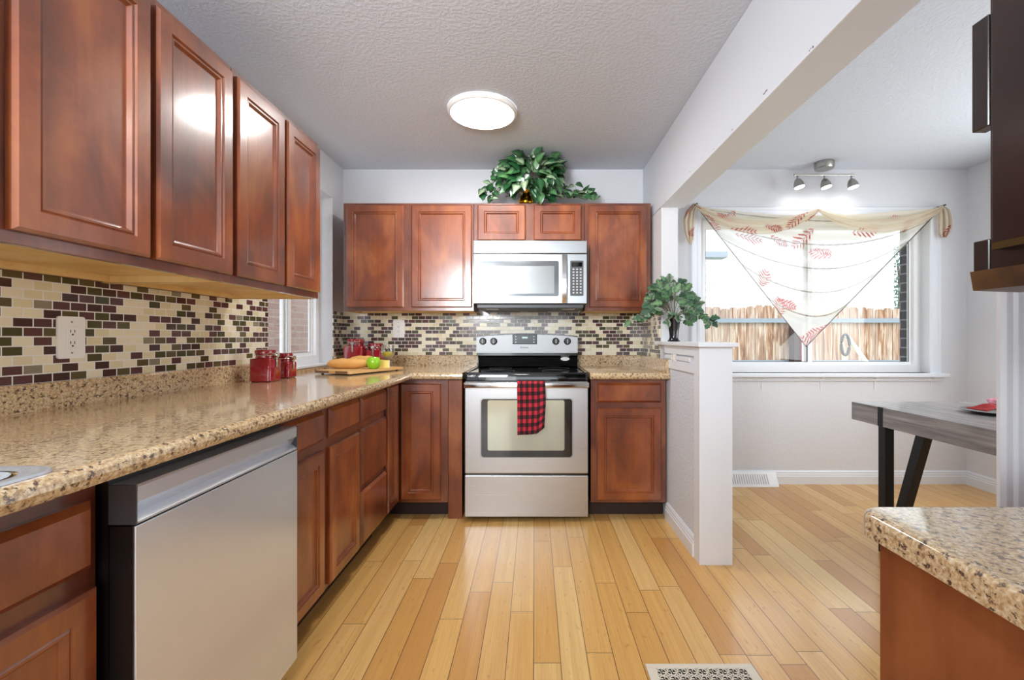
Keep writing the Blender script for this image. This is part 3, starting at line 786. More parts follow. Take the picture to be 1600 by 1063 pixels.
rr_plate(mx_(758.5), mx_(866), mz_(459), mz_(416), .003, MY - .0045, MY - .0032).build('mesh_screen', 'microwave_mesh', md)
pn = MB().box(mx_(886.3), mx1, MY, MY + .035, mz_(474.5), mz_(397), .003, 2).build('control_panel', 'brushed_light', mw)
kp = rr_plate(mx_(891), mx_(911.5), mz_(462.5), mz_(407.5), .006, MY - .003, MY - .0005).build('keypad', 'microwave_glass', pn)
kp.data.materials[0] = M['dark_grey_plastic']
MB().box(mx_(893), mx_(909.5), MY - .0045, MY - .0032, mz_(417), mz_(410)).build('display', 'black_glass', kp)
m = MB()
for i in range(3):
    for j in range(9):
        x_ = mx_(896 + i * 5.6); z_ = mz_(421 + j * 4.6)
        m.box(x_ - .006, x_ + .006, MY - .0042, MY - .0031, z_ - .0045, z_ + .0045, .0008)
m.build('keys', 'key_grey', kp)
hp = []
for i in range(13):
    q = i / 12; hp.append((MY - .010 - .026 * math.sin(PI * q) ** .6, mz_(473.5) + (mz_(398.5) - mz_(473.5)) * q))
hp += [(y_ + .012, z_) for y_, z_ in hp[::-1]]
m = MB().prism(hp, mx_(878), mx_(884.5), 'x'); m.build('handle', 'chrome', md, smooth=True)
MB().box(mx0 + .02, mx1 - .02, MY + .02, WB - .02, 1.330, 1.3575, .004).build('grease_filter', 'dark_grey_plastic', mw)
for a in (757, 880): MB().box(mx_(a), mx_(a + 20), MY + .08, MY + .16, 1.3275, 1.3298).build('lamp_lens', 'white_plastic', mw)
# swirl emblem on the vent panel
m = MB(); cx_, cz_ = mx_(829), mz_(386.5)
m.tube([(cx_ + .03 * math.cos(a), MY - .0003, cz_ + .008 * math.sin(a)) for a in [2 * PI * i / 24 * .82 + .5 for i in range(24)]], .0012, 6)
m.tube([(cx_ + .012 * k, MY - .0003, cz_ - .012 + .024 * abs(k)) for k in (-1, -.5, 0, .5, 1)], .001, 6)
m.build('emblem', 'nickel', mw)

# ------------------------------------------------------------------ outlets
def outlet(name, label, loc, rz, W=.075, Hh=.125, kind='rocker', parent=None):
    r = thing(name, label, 'outlet', loc, rz, 'wall outlets')
    m = rr_plate(-W / 2, W / 2, -Hh / 2, Hh / 2, .008, -.006, -.0005); m.build('cover_plate', 'white_plastic', r)
    f = MB().box(-.017, .017, -.0085, -.0062, -.035, .035, .001).build('receptacle', 'white_plastic', r)
    m = MB()
    for s in (-1, 1):
        z = s * .018
        m.box(-.0075, -.0055, -.0092, -.0086, z - .003, z + .006).box(.005, .007, -.0092, -.0086, z - .003, z + .006)
        m.lathe([(.0028, -.0092), (.0028, -.0086)], (0, 0, z - .009), 10, 'y')
    m.build('slots', 'slot', f)
    for s in (-1, 1): MB().lathe([(.003, -.0072), (.003, -.006)], (0, 0, s * .049), 10, 'y').build('screw', 'nickel', r)
    return r
outlet('wall_outlet', 'white double outlet on the left mosaic wall', (WL + .006, 1.422, 1.131), PI / 2, .085, .133)
outlet('wall_outlet', 'white double outlet on the mosaic behind the canisters', ((623 - VX) * 3.46 / F, WB - .006, 1.199), 0, .088, .137)
r = outlet('wall_outlet', 'small outlet box on the kitchen side of the half wall', (.832, 2.665, 1.012), -PI / 2, .075, .095)
m = MB(); m.box(-.17, -.04, -.008, -.001, -.012, .012, .002).box(.04, .28, -.008, -.001, -.012, .012, .002); m.build('raceway', 'trim_paint', r)

# ------------------------------------------------------------------ ceiling light
def round_light(loc, label):
    r = thing('ceiling_light', label, 'light', loc, 0)
    MB().lathe([(.196, 0), (.198, -.012), (.194, -.022), (.187, -.027), (.181, -.027), (.181, -.01)], n=64, cap=False).build('rim', 'white_plastic', r, smooth=True)
    MB().lathe([(.181, -.022), (.175, -.0275), (.12, -.031), (.002, -.032)], n=64).build('diffuser', 'diffuser', r, smooth=True)
    return r
round_light((-.297, 2.565, CEIL - .0005), 'round flush white ceiling light, lit, above the kitchen floor')
round_light((-.25, -.75, CEIL - .0005), 'added unseen round flush white ceiling light behind the photographer')

# ------------------------------------------------------------------ track light
ty = 3.33; tx = (1288 - VX) * ty / F
tl_ = thing('track_light', 'brushed nickel three spot light bar above the dining window', 'light', (tx, ty, CEIL - .0005))
o = MB().lathe([(.066, 0), (.066, -.04), (.06, -.05), (.002, -.052)], n=36).build('canopy', 'nickel', tl_, smooth=True)
zb = P(0, 273.5, ty).z - CEIL
MB().tube([(-.225, 0, zb), (.225, 0, zb)], .007, 10).build('bar', 'nickel', tl_, smooth=True)
for k, dx in enumerate((-.2, .0, .2)):
    h = MB(); h.tube([(dx, 0, zb - .002), (dx, 0, zb - .04)], .006, 8)
    ho = h.build('spot_head', 'nickel', tl_, smooth=True)
    tilt = Vector((.2, -.12, -1)).normalized()
    q = tilt.to_track_quat('Z', 'Y').to_euler()
    MB().lathe([(.010, -.006), (.022, .004), (.033, .03), (.037, .058), (.034, .0585)], n=24, cap=False).build('shade', 'nickel', ho, smooth=True, loc=(dx, 0, zb - .035), rot=q)
    MB().lathe([(.034, .054), (.032, .063), (.015, .067), (.001, .068)], n=24).build('bulb', 'bulb', ho, smooth=True, loc=(dx, 0, zb - .035), rot=q)
    sp = bpy.data.lights.new('spot_light', 'SPOT'); sp.energy = .5; sp.spot_size = 2.2; sp.spot_blend = .8; sp.shadow_soft_size = .03
    spo = bpy.data.objects.new('spot_light', sp); C.objects.link(spo); spo.location = (tx + dx + .02, ty - .0 + .0, CEIL + zb - .115)
    spo.rotation_euler = Vector((.05, .8, -.75)).to_track_quat('-Z', 'Y').to_euler()

# ------------------------------------------------------------------ registers
r = thing('floor_register', 'cream scrollwork floor vent in the bamboo floor', 'vent', (.565, 1.475, 0))
W2, H2 = .183, .07
m = MB(); m.box(-W2, W2, -H2, -H2 + .02, 0.0005, .006, .001).box(-W2, W2, H2 - .02, H2, .0005, .006, .001).box(-W2, -W2 + .03, -H2 + .02, H2 - .02, .0005, .006).box(W2 - .03, W2, -H2 + .02, H2 - .02, .0005, .006)
simple('cream_metal', 'ded5c4', .5); m.build('frame', 'cream_metal', r)
MB().box(-W2 + .03, W2 - .03, -H2 + .02, H2 - .02, .0005, .0015).build('duct', 'slot', r)
m = MB()
for i in range(9):
    for j in range(3):
        cx_ = -W2 + .046 + i * .0345; cy_ = -H2 + .036 + j * .034
        if cx_ > W2 - .04 or cy_ > H2 - .02: continue
        m.tube([(cx_ + .0155 * math.cos(2 * PI * k / 14), cy_ + .0155 * math.sin(2 * PI * k / 14), .004) for k in range(14)], .0021, 5, closed=True)
        for q in range(4):
            a = PI / 4 + q * PI / 2; m.tube([(cx_ + .004 * math.cos(a), cy_ + .004 * math.sin(a), .004), (cx_ + .013 * math.cos(a + .5), cy_ + .013 * math.sin(a + .5), .004), (cx_ + .023 * math.cos(a), cy_ + .023 * math.sin(a), .004)], .002, 5)
m.build('scrollwork', 'cream_metal', r)
r = thing('wall_register', 'white slotted metal vent against the dining baseboard', 'vent', (0, 0, 0))
xa, xb = 1.30, (1215 - VX) * 3.41 / F
m = MB(); m.prism([(WB - .02, 0.001), (WB - .085, .001), (WB - .08, .012), (WB - .03, .098), (WB - .02, .1)], xa, xb, 'x'); m.build('housing', 'white_vinyl', r)
m = MB()
for k in range(26):
    x_ = xa + .03 + k * (xb - xa - .09) / 26
    zt = .085 if k < 13 else .085
    m.prism([(WB - .078, .02), (WB - .0405, .085), (WB - .0425, .0865), (WB - .080, .022)], x_, x_ + .004, 'x')
m.build('fins', 'key_grey', r)

# ------------------------------------------------------------------ canisters
def canister(x, y, s, h1, h2, rz, label):
    """square ceramic body s wide, shoulder h1, lid top h2; latch on local -y face"""
    r = thing('canister', label, 'canister', (x, y, CT1 + .0005), rz, 'red ceramic canisters')
    a = s / 2
    m = loft([rrect(-a + .006, a - .006, -a + .006, a - .006, .012, 0), rrect(-a, a, -a, a, .014, .006), rrect(-a, a, -a, a, .014, h1 - .012), rrect(-a + .004, a - .004, -a + .004, a - .004, .02, h1 - .003), rrect(-a + .014, a - .014, -a + .014, a - .014, .03, h1)])
    m.bm.faces.new([v for v in m.bm.verts][:28][::-1]); m.build('body', 'red_glaze', r, smooth=True)
    nr = a * .86; hh = h2 - h1
    MB().lathe([(nr, h1 - .001), (nr * .95, h1 + hh * .2), (nr, h1 + hh * .36), (nr, h1 + hh * .42)], n=36).build('neck', 'red_glaze', r, smooth=True)
    MB().lathe([(nr * 1.02, h1 + hh * .44), (nr * 1.05, h1 + hh * .52), (nr * 1.05, h1 + hh * .78), (nr, h1 + hh * .95), (nr * .7, h2), (.001, h2)], n=36, cap=False).build('lid', 'red_glaze', r, smooth=True)
    m = MB(); zr = h1 + hh * .3
    m.tube([(nr * 1.04 * math.cos(t_), nr * 1.04 * math.sin(t_), zr) for t_ in [2 * PI * i / 28 for i in range(28)]], .0016, 6, closed=True)
    m.tube([(-nr * .9, -.02, zr), (-nr * .8, -nr * .9, h1 + hh * .62), (-.012, -a * 1.03, h1 + hh * .5), (.012, -a * 1.03, h1 + hh * .5), (nr * .8, -nr * .9, h1 + hh * .62), (nr * .9, -.02, zr)], .0017, 6)
    m.build('wire_clamp', 'chrome', r, smooth=True)
    m = MB(); m.lathe([(.012, -a - .012), (.014, -a - .006), (.012, -a + .004)], (0, 0, h1 + hh * .35), 18, 'y')
    m.box(-.005, .005, -a - .007, -a - .003, h1 - .045, h1 + hh * .2, .001); m.build('latch', 'chrome', r, smooth=True)
    return r
canister(-1.328, 2.213, .103, .117, .158, PI / 2, 'larger red canister on the left counter, latch facing right')
canister(-1.348, 2.418, .09, .092, .135, PI / 2, 'smaller red canister beside the window, latch facing right')
canister(-1.30, 3.262, .135, .158, .208, .05, 'tall red canister in the back corner, latch to the front')
canister(-1.170, 3.30, .118, .128, .175, .05, 'short red canister behind the wine glass')

# ------------------------------------------------------------------ cutting board and food
A = Vector((-1.05, 2.55)); th = math.radians(22)
dL = Vector((math.sin(th), math.cos(th))); dS = Vector((-math.cos(th), math.sin(th)))   # long and short direction
ctr = A + dL * .24 + dS * .14
rzb = math.atan2(dL.y, dL.x)
cb = thing('cutting_board', 'light wood cutting board with dark striped end on the corner counter', 'cutting board', (ctr.x, ctr.y, CT1), rzb)
zb0, zb1 = .008, .023
MB().prism([(p[0], p[1]) for p in rrect(-.24, .24, -.14, .14, .02, 0)], zb0, zb1, 'z').build('board', 'board_wood', cb)
m = MB(); m.box(-.2407, -.236, .02, .125, zb0 + .001, zb1 + .0004); m.box(-.2407, -.236, -.12, -.03, zb0 + .001, zb1 + .0004); m.build('dark_stripe', 'board_dark', cb)
m = MB()
for sx in (-.2, .2):
    for sy in (-.11, .11): m.lathe([(.008, .0003), (.008, zb0)], (sx, sy, 0), 10)
m.build('feet', 'black_plastic', cb)
ZB = CT1 + zb1 + .0005
def loaf(name, label, mid, L, R, ang, hz):
    m = MB(); n = 16; pts = []; rs = []
    for i in range(n + 1):
        t_ = i / n; pts.append((-L / 2 + L * t_, .004 * math.sin(t_ * 7), 0)); rs.append(R * (max(0.02, 1 - abs(2 * t_ - 1) ** 3.2)) ** .5 * (1 + .05 * math.sin(t_ * 22)))
    m.tube(pts, rs, 16)
    for v in m.bm.verts: v.co.z *= hz
    o = m.build(name, 'bread', None, True, loc=(mid[0], mid[1], ZB + R * hz * .97), rot=(0, 0, ang)); return tag(o, label, 'bread', 'bread loaves')
loaf('bread_loaf', 'long crusty loaf at the front of the cutting board', (-1.165, 2.80), .25, .036, .12, .9)
loaf('bread_loaf', 'second loaf lying behind the green apple', (-1.13, 2.975), .22, .034, -.15, 1.1)
ap = thing('apple', 'green apple in front of the loaf on the cutting board', 'apple', (-1.0, 2.785, ZB))
m = MB(); m.lathe([(.004, .006), (.02, .0), (.036, .012), (.044, .038), (.042, .056), (.03, .072), (.012, .074), (.002, .066)], n=28); m.build('flesh', 'apple_green', ap, smooth=True)
MB().tube([(0, 0, .066), (.002, 0, .078), (.006, 0, .086)], .0015, 6).build('stem', 'bark', ap)
m = MB(); m.prism([(-.03, 0), (.03, 0), (.028, .045), (-.03, .05)], -.03, .03, 'y'); ch = m.build('cheese_wedge', 'cheese', None, False, loc=(-.972, 2.90, ZB), rot=(0, 0, .3))
tag(ch, 'pale yellow cheese wedge right of the apple', 'cheese')
MB().box(.0285, .033, -.0305, .0305, .0005, .045).build('rind', 'cheese_rind', ch)
wg = thing('wine_glass', 'wine glass of white wine beside the cutting board', 'glass', (-1.012, 3.09, CT1 + .0005))
MB().lathe([(.034, 0), (.034, .0015), (.01, .004), (.0035, .01), (.003, .06), (.006, .068), (.03, .078), (.046, .10), (.049, .122), (.044, .15), (.042, .165), (.0405, .165), (.0425, .15), (.0475, .122), (.044, .10), (.028, .08), (.004, .071)], n=36, cap=False).build('bowl', 'wine_glass_clear', wg, smooth=True)
MB().lathe([(.002, .0715), (.027, .081), (.043, .101), (.0462, .12), (.002, .1201)], n=36, cap=False).build('wine', 'white_wine', wg, smooth=True)

# ------------------------------------------------------------------ plants
def leaf_into(bm, cl, pos, d, up, L, Wd, edge, mid_, lobed=False, curl=.25):
    d = d.normalized(); side = d.cross(up)
    if side.length < .1: side = d.cross(Vector((1, 0, 0)))
    side.normalize(); nrm = side.cross(d).normalized()
    n = 6
    if lobed: ws = [.15, .75, .55, 1.0, .55, .45, 0.0]
    else: ws = [.45, .92, 1.0, .86, .6, .3, 0.0]
    C0 = []; Lf = []; Rt = []
    for i in range(n + 1):
        t_ = i / n; p = pos + d * (L * t_) - nrm * (curl * L * t_ * t_)
        wv = ws[i] * Wd / 2
        back = -d * (L * .10) if i == 0 else Vector()
        C0.append(bm.verts.new(p)); Lf.append(bm.verts.new(p + side * wv + nrm * wv * .35 + back)); Rt.append(bm.verts.new(p - side * wv + nrm * wv * .35 + back))
    for i in range(n):
        for S, flip in ((Lf, 0), (Rt, 1)):
            vs = (C0[i], C0[i + 1], S[i + 1], S[i]) if not flip else (C0[i], S[i], S[i + 1], C0[i + 1])
            if i == n - 1:
                vs = [v for v in vs if v is not S[n]]
            f = bm.faces.new(vs); f.smooth = True
            for lp in f.loops: lp[cl] = mid_ if lp.vert in (C0[i], C0[i + 1]) else edge
def plant(root, leaves, mat, stems, smat, lobed=False):
    bm = bmesh.new(); cl = bm.loops.layers.float_color.new('col')
    for a in leaves: leaf_into(bm, cl, *a, lobed=lobed)
    for v in [v for v in bm.verts if not v.link_faces]: bm.verts.remove(v)
    mb = MB(); mb.bm.free(); mb.bm = bm; mb.build('foliage', mat, root, False)
    m = MB()
    for s in stems: m.tube(s, .0016, 5)
    m.build('stems', smat, root, True)
def vary(c, k=.25):
    l = lin(c); f = 1 + random.uniform(-k, k); return (l[0] * f, l[1] * f, l[2] * f, 1)
PXs = lambda px, py, Y: P(px, py, Y)
# pothos in gold pot
py0 = 3.27; base_p = P(822, 0, py0); potx = base_p.x
pt = thing('potted_pothos', 'trailing variegated pothos in a gold pot on top of the back wall cabinets', 'plant', (0, 0, 0))
MB().lathe([(.045, 2.0785), (.052, 2.085), (.056, 2.105), (.048, 2.135), (.034, 2.152), (.033, 2.162), (.05, 2.182), (.055, 2.192), (.051, 2.192), (.03, 2.165)], (potx, py0 - .05, 0), 32, cap=False).build('pot', 'gold', pt, smooth=True)
MB().lathe([(.032, 2.175), (.001, 2.177)], (potx, py0 - .05, 0), 20, cap=False).build('soil', 'soil', pt)
leaves = []; stems = []
rnd = random.Random(3)
cen = P(833, 283, py0 - .05); top0 = Vector((potx, py0 - .05, 2.18))
def pothos_leaf(pos, out, size):
    up = Vector((rnd.uniform(-.4, .4), -1 + rnd.uniform(-.5, .3), rnd.uniform(.2, 1)))
    mid_ = rnd.choice(['6f9668', '4f7f4c', '9db58e', '2f6236', '24542e']); edge = rnd.choice(['0d2616', '14361e', '0a1f12', '1b4428'])
    d = out + Vector((rnd.uniform(-.5, .5), rnd.uniform(-.6, .1), rnd.uniform(-.7, .35)))
    leaves.append((pos, d, up, size, size * .84, vary(edge), vary(mid_)))
for k in range(230):
    a = rnd.uniform(0, 2 * PI); rr_ = rnd.uniform(.02, 1) ** .55
    px = 832 + 46 * rr_ * math.cos(a); py = 273 - 34 * rr_ * math.sin(a)
    yy = py0 - .05 + rnd.uniform(-.14, .08) - .05 * (1 - rr_)
    if abs(px - 822) < 8 and 288 < py < 318: continue
    pos = P(px, py, yy); pos.z = min(pos.z, 2.385)
    if pos.z < 2.09: pos.z = 2.09
    out = Vector((math.cos(a), 0, math.sin(a) * .8))
    pothos_leaf(pos, out * .8, rnd.uniform(.055, .085))
    if k % 9 == 0: stems.append([top0, (top0 + pos) / 2 + Vector((0, 0, .02)), pos])
def vine(pts, n, yv=(-.08, .03), s=(.05, .072)):
    ps = [P(a, b, py0 - .06 + rnd.uniform(*yv) * .4) for a, b in pts]; stems.append([top0] + ps)
    for k in range(n):
        t_ = k / max(1, n - 1) * (len(ps) - 1); i = min(int(t_), len(ps) - 2); p = ps[i].lerp(ps[i + 1], t_ - i)
        p = p + Vector((rnd.uniform(-.02, .02), rnd.uniform(-.04, .02), rnd.uniform(-.008, .02)))
        if p.z < 2.088 and p.y > UY - .03: p.z = 2.088
        pothos_leaf(p, Vector((rnd.uniform(-1, 1), -.2, rnd.uniform(-.2, .5))), rnd.uniform(*s))
vine([(805, 262), (783, 268), (768, 285), (760, 303), (754, 311)], 20)
vine([(800, 270), (785, 285), (775, 300), (768, 311)], 14)
vine([(795, 290), (790, 300), (800, 308)], 7)
vine([(865, 290), (880, 302), (905, 306), (935, 309)], 18)
vine([(860, 300), (872, 306), (890, 308), (915, 308)], 12)
vine([(838, 300), (850, 308), (862, 310)], 8)
vine([(893, 305), (901, 298), (898, 290)], 4); vine([(915, 306), (922, 300)], 3)
plant(pt, leaves, 'pothos_leaf', stems, 'stem')
# ivy in black vase
vy = 2.86; vx = (1053 - VX) * vy / F; zc = 1.1065
iv = thing('potted_ivy', 'variegated ivy in a black vase on the half wall', 'plant', (0, 0, 0))
MB().lathe([(.038, zc), (.039, zc + .004), (.030, zc + .016), (.027, zc + .03), (.033, zc + .08), (.040, zc + .135), (.043, zc + .15), (.040, zc + .15), (.034, zc + .12)], (vx, vy, 0), 32, cap=False).build('vase', 'black_vase', iv, smooth=True)
MB().lathe([(.037, zc + .135), (.001, zc + .137)], (vx, vy, 0), 20, cap=False).build('soil', 'soil', iv)
leaves = []; stems = []; top0 = Vector((vx, vy, zc + .14)); rnd = random.Random(11)
def ivy_leaf(pos, out, size):
    up = Vector((rnd.uniform(-.4, .4), -1 + rnd.uniform(-.4, .3), rnd.uniform(.2, 1)))
    mid_ = rnd.choice(['4f7f4c', '3a6440', '26492e', '6f9460']); edge = rnd.choice(['8a9c86', '4f6e54', 'a3ad98', '34503e', '28402f'])
    leaves.append((pos, out + Vector((rnd.uniform(-.5, .5), rnd.uniform(-.6, .1), rnd.uniform(-.6, .3))), up, size, size * 1.0, vary(edge), vary(mid_)))
for k in range(150):
    a = rnd.uniform(-.2, PI + .2); rr_ = rnd.uniform(.15, 1) ** .6
    px = 1050 + 38 * rr_ * math.cos(a); py = 488 - 52 * rr_ * math.sin(a)
    pos = P(px, py, vy + rnd.uniform(-.11, .10))
    ivy_leaf(pos, Vector((math.cos(a), 0, math.sin(a) * .7)), rnd.uniform(.036, .062))
    if k % 5 == 0: stems.append([top0, (top0 + pos) / 2 + Vector((0, 0, .03)), pos])
def ivine(pts, n):
    ps = [P(a, b, vy - .04 + rnd.uniform(-.03, .03)) for a, b in pts]; stems.append([top0] + ps)
    for k in range(n):
        t_ = k / max(1, n - 1) * (len(ps) - 1); i = min(int(t_), len(ps) - 2); p = ps[i].lerp(ps[i + 1], t_ - i)
        ivy_leaf(p + Vector((rnd.uniform(-.02, .02), rnd.uniform(-.03, .03), rnd.uniform(-.015, .015))), Vector((rnd.uniform(-1, 1), -.2, rnd.uniform(-.5, .5))), rnd.uniform(.034, .055))
ivine([(1030, 470), (1015, 482), (1000, 494), (990, 499)], 18)
ivine([(1025, 455), (1012, 465), (1010, 475)], 12)
ivine([(1075, 470), (1085, 485), (1098, 490), (1107, 497), (1108, 508)], 22)
ivine([(1072, 480), (1082, 492), (1090, 498)], 12)
ivine([(1050, 490), (1044, 497), (1040, 500)], 6)
ivine([(1056, 492), (1064, 501), (1070, 502)], 8)
plant(iv, leaves, 'ivy_leaf', stems, 'stem_grey', lobed=True)

# ------------------------------------------------------------------ scarf valance
cvY = 3.395
vl = thing('window_scarf', 'sheer cream scarf with red fern print draped over the dining window', 'curtain', (0, 0, 0))
# fern print in cloth coordinates (metres)
rnd = random.Random(5)
def make_ferns(W, Hh, n):
    L = []
    for k in range(n):
        L.append((rnd.uniform(0, W), rnd.uniform(0, Hh), rnd.uniform(0, 2 * PI), rnd.uniform(.075, .12)))
    return L
def fern_at(x, y, ferns):
    best = 0
    for fx, fy, fa, fs in ferns:
        dx, dy = x - fx, y - fy
        if abs(dx) > fs * 1.5 or abs(dy) > fs * 1.5: continue
        u = dx * math.cos(fa) + dy * math.sin(fa); v = -dx * math.sin(fa) + dy * math.cos(fa)
        if -.9 * fs < u < fs and abs(v) < .0022: best = max(best, .8)
        # leaflets: pairs along stem, leaning forward 45 degrees
        sp = fs * .26; av = abs(v)
        uu = u - av * .9
        k = round(uu / sp); du = uu - k * sp
        if -3 <= k <= 3:
            Lf = fs * .55 * (1 - abs(k) / 5.0); t_ = av / Lf
            if t_ < 1:
                wd = .0055 * math.sin(PI * min(1, max(0, t_))) ** .7
                if abs(du) * .74 < wd: best = 1
    return best
FERN = make_ferns(2.2, 1.3, 52)
CREAM = lin('f2e8d6'); WHITE = lin('f3f1ee'); RED = lin('b8433c'); PINK = lin('d98a8c')
def mixc(a, b, t_): return tuple(a[i] * (1 - t_) + b[i] * t_ for i in range(3))
def print_col(x, y, base, red, alpha, ralpha):
    f = fern_at(x, y, FERN)
    c = mixc(base, red, f); return (c[0], c[1], c[2], alpha + (ralpha - alpha) * f)
KL = (1087, 322); KR = (1472, 324); AP = (1259, 542)
def sheer(u, v):
    e = v ** 1.7
    lx, ly = KL[0] + (AP[0] - KL[0]) * e, KL[1] + (AP[1] - KL[1]) * e
    rx, ry = KR[0] + (AP[0] - KR[0]) * e, KR[1] + (AP[1] - KR[1]) * e
    cy_ = 336 + (AP[1] - 336) * v
    x = lx + (rx - lx) * u; sag = cy_ - (ly + ry) / 2
    s = 1 - abs(2 * u - 1) ** 1.9
    y = ly + (ry - ly) * u + sag * s
    fold = math.sin(v * 2 * PI * 5.5 + .6 * math.sin(u * 5)) * (1 - v) ** .4
    fold2 = math.sin(v * 2 * PI * 13 + 2 * u) * .3 * (1 - v)
    Y = cvY + .022 * (fold + fold2) * (.3 + s * .7)
    y += 2.2 * fold * s
    return P(x, y, Y)
def sheer_col(u, v):
    e = v ** 1.7; x = (1 - e) * (u - .5) * 1.9 + 1.0; y = v * 1.05
    fold = math.cos(v * 2 * PI * 5.5 + .6 * math.sin(u * 5)) * (1 - v) ** .4
    gather = 1 - min(1, (1 - abs(2 * u - 1)) * 2.2 + v * .9)
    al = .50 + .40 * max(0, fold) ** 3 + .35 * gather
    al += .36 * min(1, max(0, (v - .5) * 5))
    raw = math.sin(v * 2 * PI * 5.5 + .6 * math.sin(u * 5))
    if raw > .985 and v < .8: return (.30, .25, .21, .72)  # fold shade put into the cloth colour as thin dark lines
    base = WHITE if v > .5 else mixc(CREAM, WHITE, min(1, v * 3))
    if u * (1 - e) < .006 or (1 - u) * (1 - e) < .006: return (.12, .10, .09, .9)
    return print_col(x, y, base, mixc(RED, PINK, min(1, v * 1.1)), min(.9, al), min(.95, al + .2))
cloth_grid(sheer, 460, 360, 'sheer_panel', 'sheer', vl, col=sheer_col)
def swag(x0, y0, x1, y1, sag, thick, yoff, ph):
    def fn(u, v):
        x = x0 + (x1 - x0) * u; s = 4 * u * (1 - u); yt = y0 + (y1 - y0) * u + sag * s
        y = yt + v * (4 + thick * s ** .7)
        f = math.sin(v * 2 * PI * 2.4 + ph + u * 2)
        return P(x, y, cvY - .03 + yoff + .012 * f)
    def col(u, v):
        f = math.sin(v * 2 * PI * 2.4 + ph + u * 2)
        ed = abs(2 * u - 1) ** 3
        return print_col(u * .95 + ph, v * .16 + .3 * ph + .1, mixc(CREAM, lin('e2d0ac'), .5 * max(0, -f)), RED, .66 + .25 * ed, .96)  # fold shading tinted into the swag colour along the fold wave
    return fn, col
hem = [sheer(0, (i / 60) ** 1.0) + Vector((0, -.004, 0)) for i in range(2, 61)]; hem2 = [sheer(1, i / 60) + Vector((0, -.004, 0)) for i in range(60, 1, -1)]
MB().tube(hem + hem2[1:], .0024, 5).build('hem', 'hem_thread', vl, True)
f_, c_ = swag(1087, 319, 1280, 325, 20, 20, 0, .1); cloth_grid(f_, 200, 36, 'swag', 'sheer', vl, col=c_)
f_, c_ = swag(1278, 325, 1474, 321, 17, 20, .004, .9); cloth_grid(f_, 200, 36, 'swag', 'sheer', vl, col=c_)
def tail(cx, cy, pts, ph):
    """pts: list of (y, left, right)"""
    def fn(u, v):
        t_ = v * (len(pts) - 1); i = min(int(t_), len(pts) - 2); k = t_ - i
        yy = pts[i][0] + (pts[i + 1][0] - pts[i][0]) * k; a = pts[i][1] + (pts[i + 1][1] - pts[i][1]) * k; b = pts[i][2] + (pts[i + 1][2] - pts[i][2]) * k
        f = math.sin(u * 2 * PI * 2.5 + ph)
        return P(a + (b - a) * u, yy, cvY + .02 + .018 * f)
    def col(u, v):
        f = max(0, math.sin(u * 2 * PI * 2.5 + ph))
        return print_col(u * .16 + ph, v * .35 + .2 * ph, mixc(CREAM, lin('c9b48c'), f * .5), RED, .93, 1)  # creases of the tail darkened in the cloth colour as fold shade
    return fn, col
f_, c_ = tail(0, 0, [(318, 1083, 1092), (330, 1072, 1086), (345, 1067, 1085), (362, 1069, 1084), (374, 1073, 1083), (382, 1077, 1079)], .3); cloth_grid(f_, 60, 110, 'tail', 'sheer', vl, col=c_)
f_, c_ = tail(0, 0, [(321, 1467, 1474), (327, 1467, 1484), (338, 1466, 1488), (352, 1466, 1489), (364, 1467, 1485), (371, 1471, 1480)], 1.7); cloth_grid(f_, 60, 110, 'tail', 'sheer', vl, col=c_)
for kx, ky in (KL, KR):
    m = MB(); p = P(kx, ky - 2, cvY + .02)
    m.tube([p + Vector((.0, .05, 0)), p + Vector((0, -.03, 0))], .006, 8); m.build('holdback', 'dark_grey_plastic', vl)

# ------------------------------------------------------------------ dining table
tb = thing('dining_table', 'grey oak dining table with black metal legs', 'table', (0, 0, 0))
tx0, tx1, ty0, ty1 = 1.815, 2.78, 1.0, 2.565
TZ = .765
m = MB(); m.box(tx0, tx1, ty0, ty1, TZ - .1, TZ, .002); m.build('tabletop', 'grey_oak', tb)
for (sx, d) in ((tx0 + .03, 0), (tx1 - .03, 0)):
    for ya, yb in ((2.35, 2.12), (1.215, 1.445)):
        s = .024; o = s * .95
        MB().box(sx - s, sx + s, ya - s, ya + s, .001, TZ - .1005, .002).build('leg', 'black_metal', tb)
        dy = .19 if ya > yb else -.19
        m = MB(); yy = yb; e = 1 if ya > yb else -1
        A_ = [(yb - .024, TZ - .1005), (yb + .024, TZ - .1005), (ya - e * .03 + .024, .001), (ya - e * .03 - .024, .001)]
        m.prism(A_, sx - s + .003, sx + s - .003, 'x'); m.build('leg', 'black_metal', tb)
        if sx < 2:
            MB().box(tx0 - .003, tx0 + .02, ya - .016, ya + .016, TZ - .1, TZ + .0006).build('edge_strap', 'black_metal', tb)
        else:
            MB().box(tx1 - .02, tx1 + .003, ya - .016, ya + .016, TZ - .1, TZ + .0006).build('edge_strap', 'black_metal', tb)
pl = tag(MB().lathe([(.02, 0), (.08, .001), (.125, .014), (.128, .0155), (.08, .005), (.001, .004)], (0, 0, 0), 36, cap=False).build('plate', 'black_glass', None, True, loc=(2.215, 2.15, TZ + .0005)), 'dark plate on the far end of the dining table', 'plate')
def nap(u, v):
    return Vector((2.17 + .12 * (u - .5), 2.14 + .10 * (v - .5), TZ + .022 + .028 * math.sin(PI * u) * (.6 + .4 * math.sin(v * 9 + u * 5)) * math.sin(PI * v * .8 + .4)))
tag(cloth_grid(nap, 20, 14, 'napkin', 'red_cloth', thick=.004), 'crumpled red napkin on the dark plate', 'napkin')
fl = thing('flower', 'small pink and white artificial flower beside the red napkin', 'flower', (2.235, 2.17, TZ + .02))
m = MB()
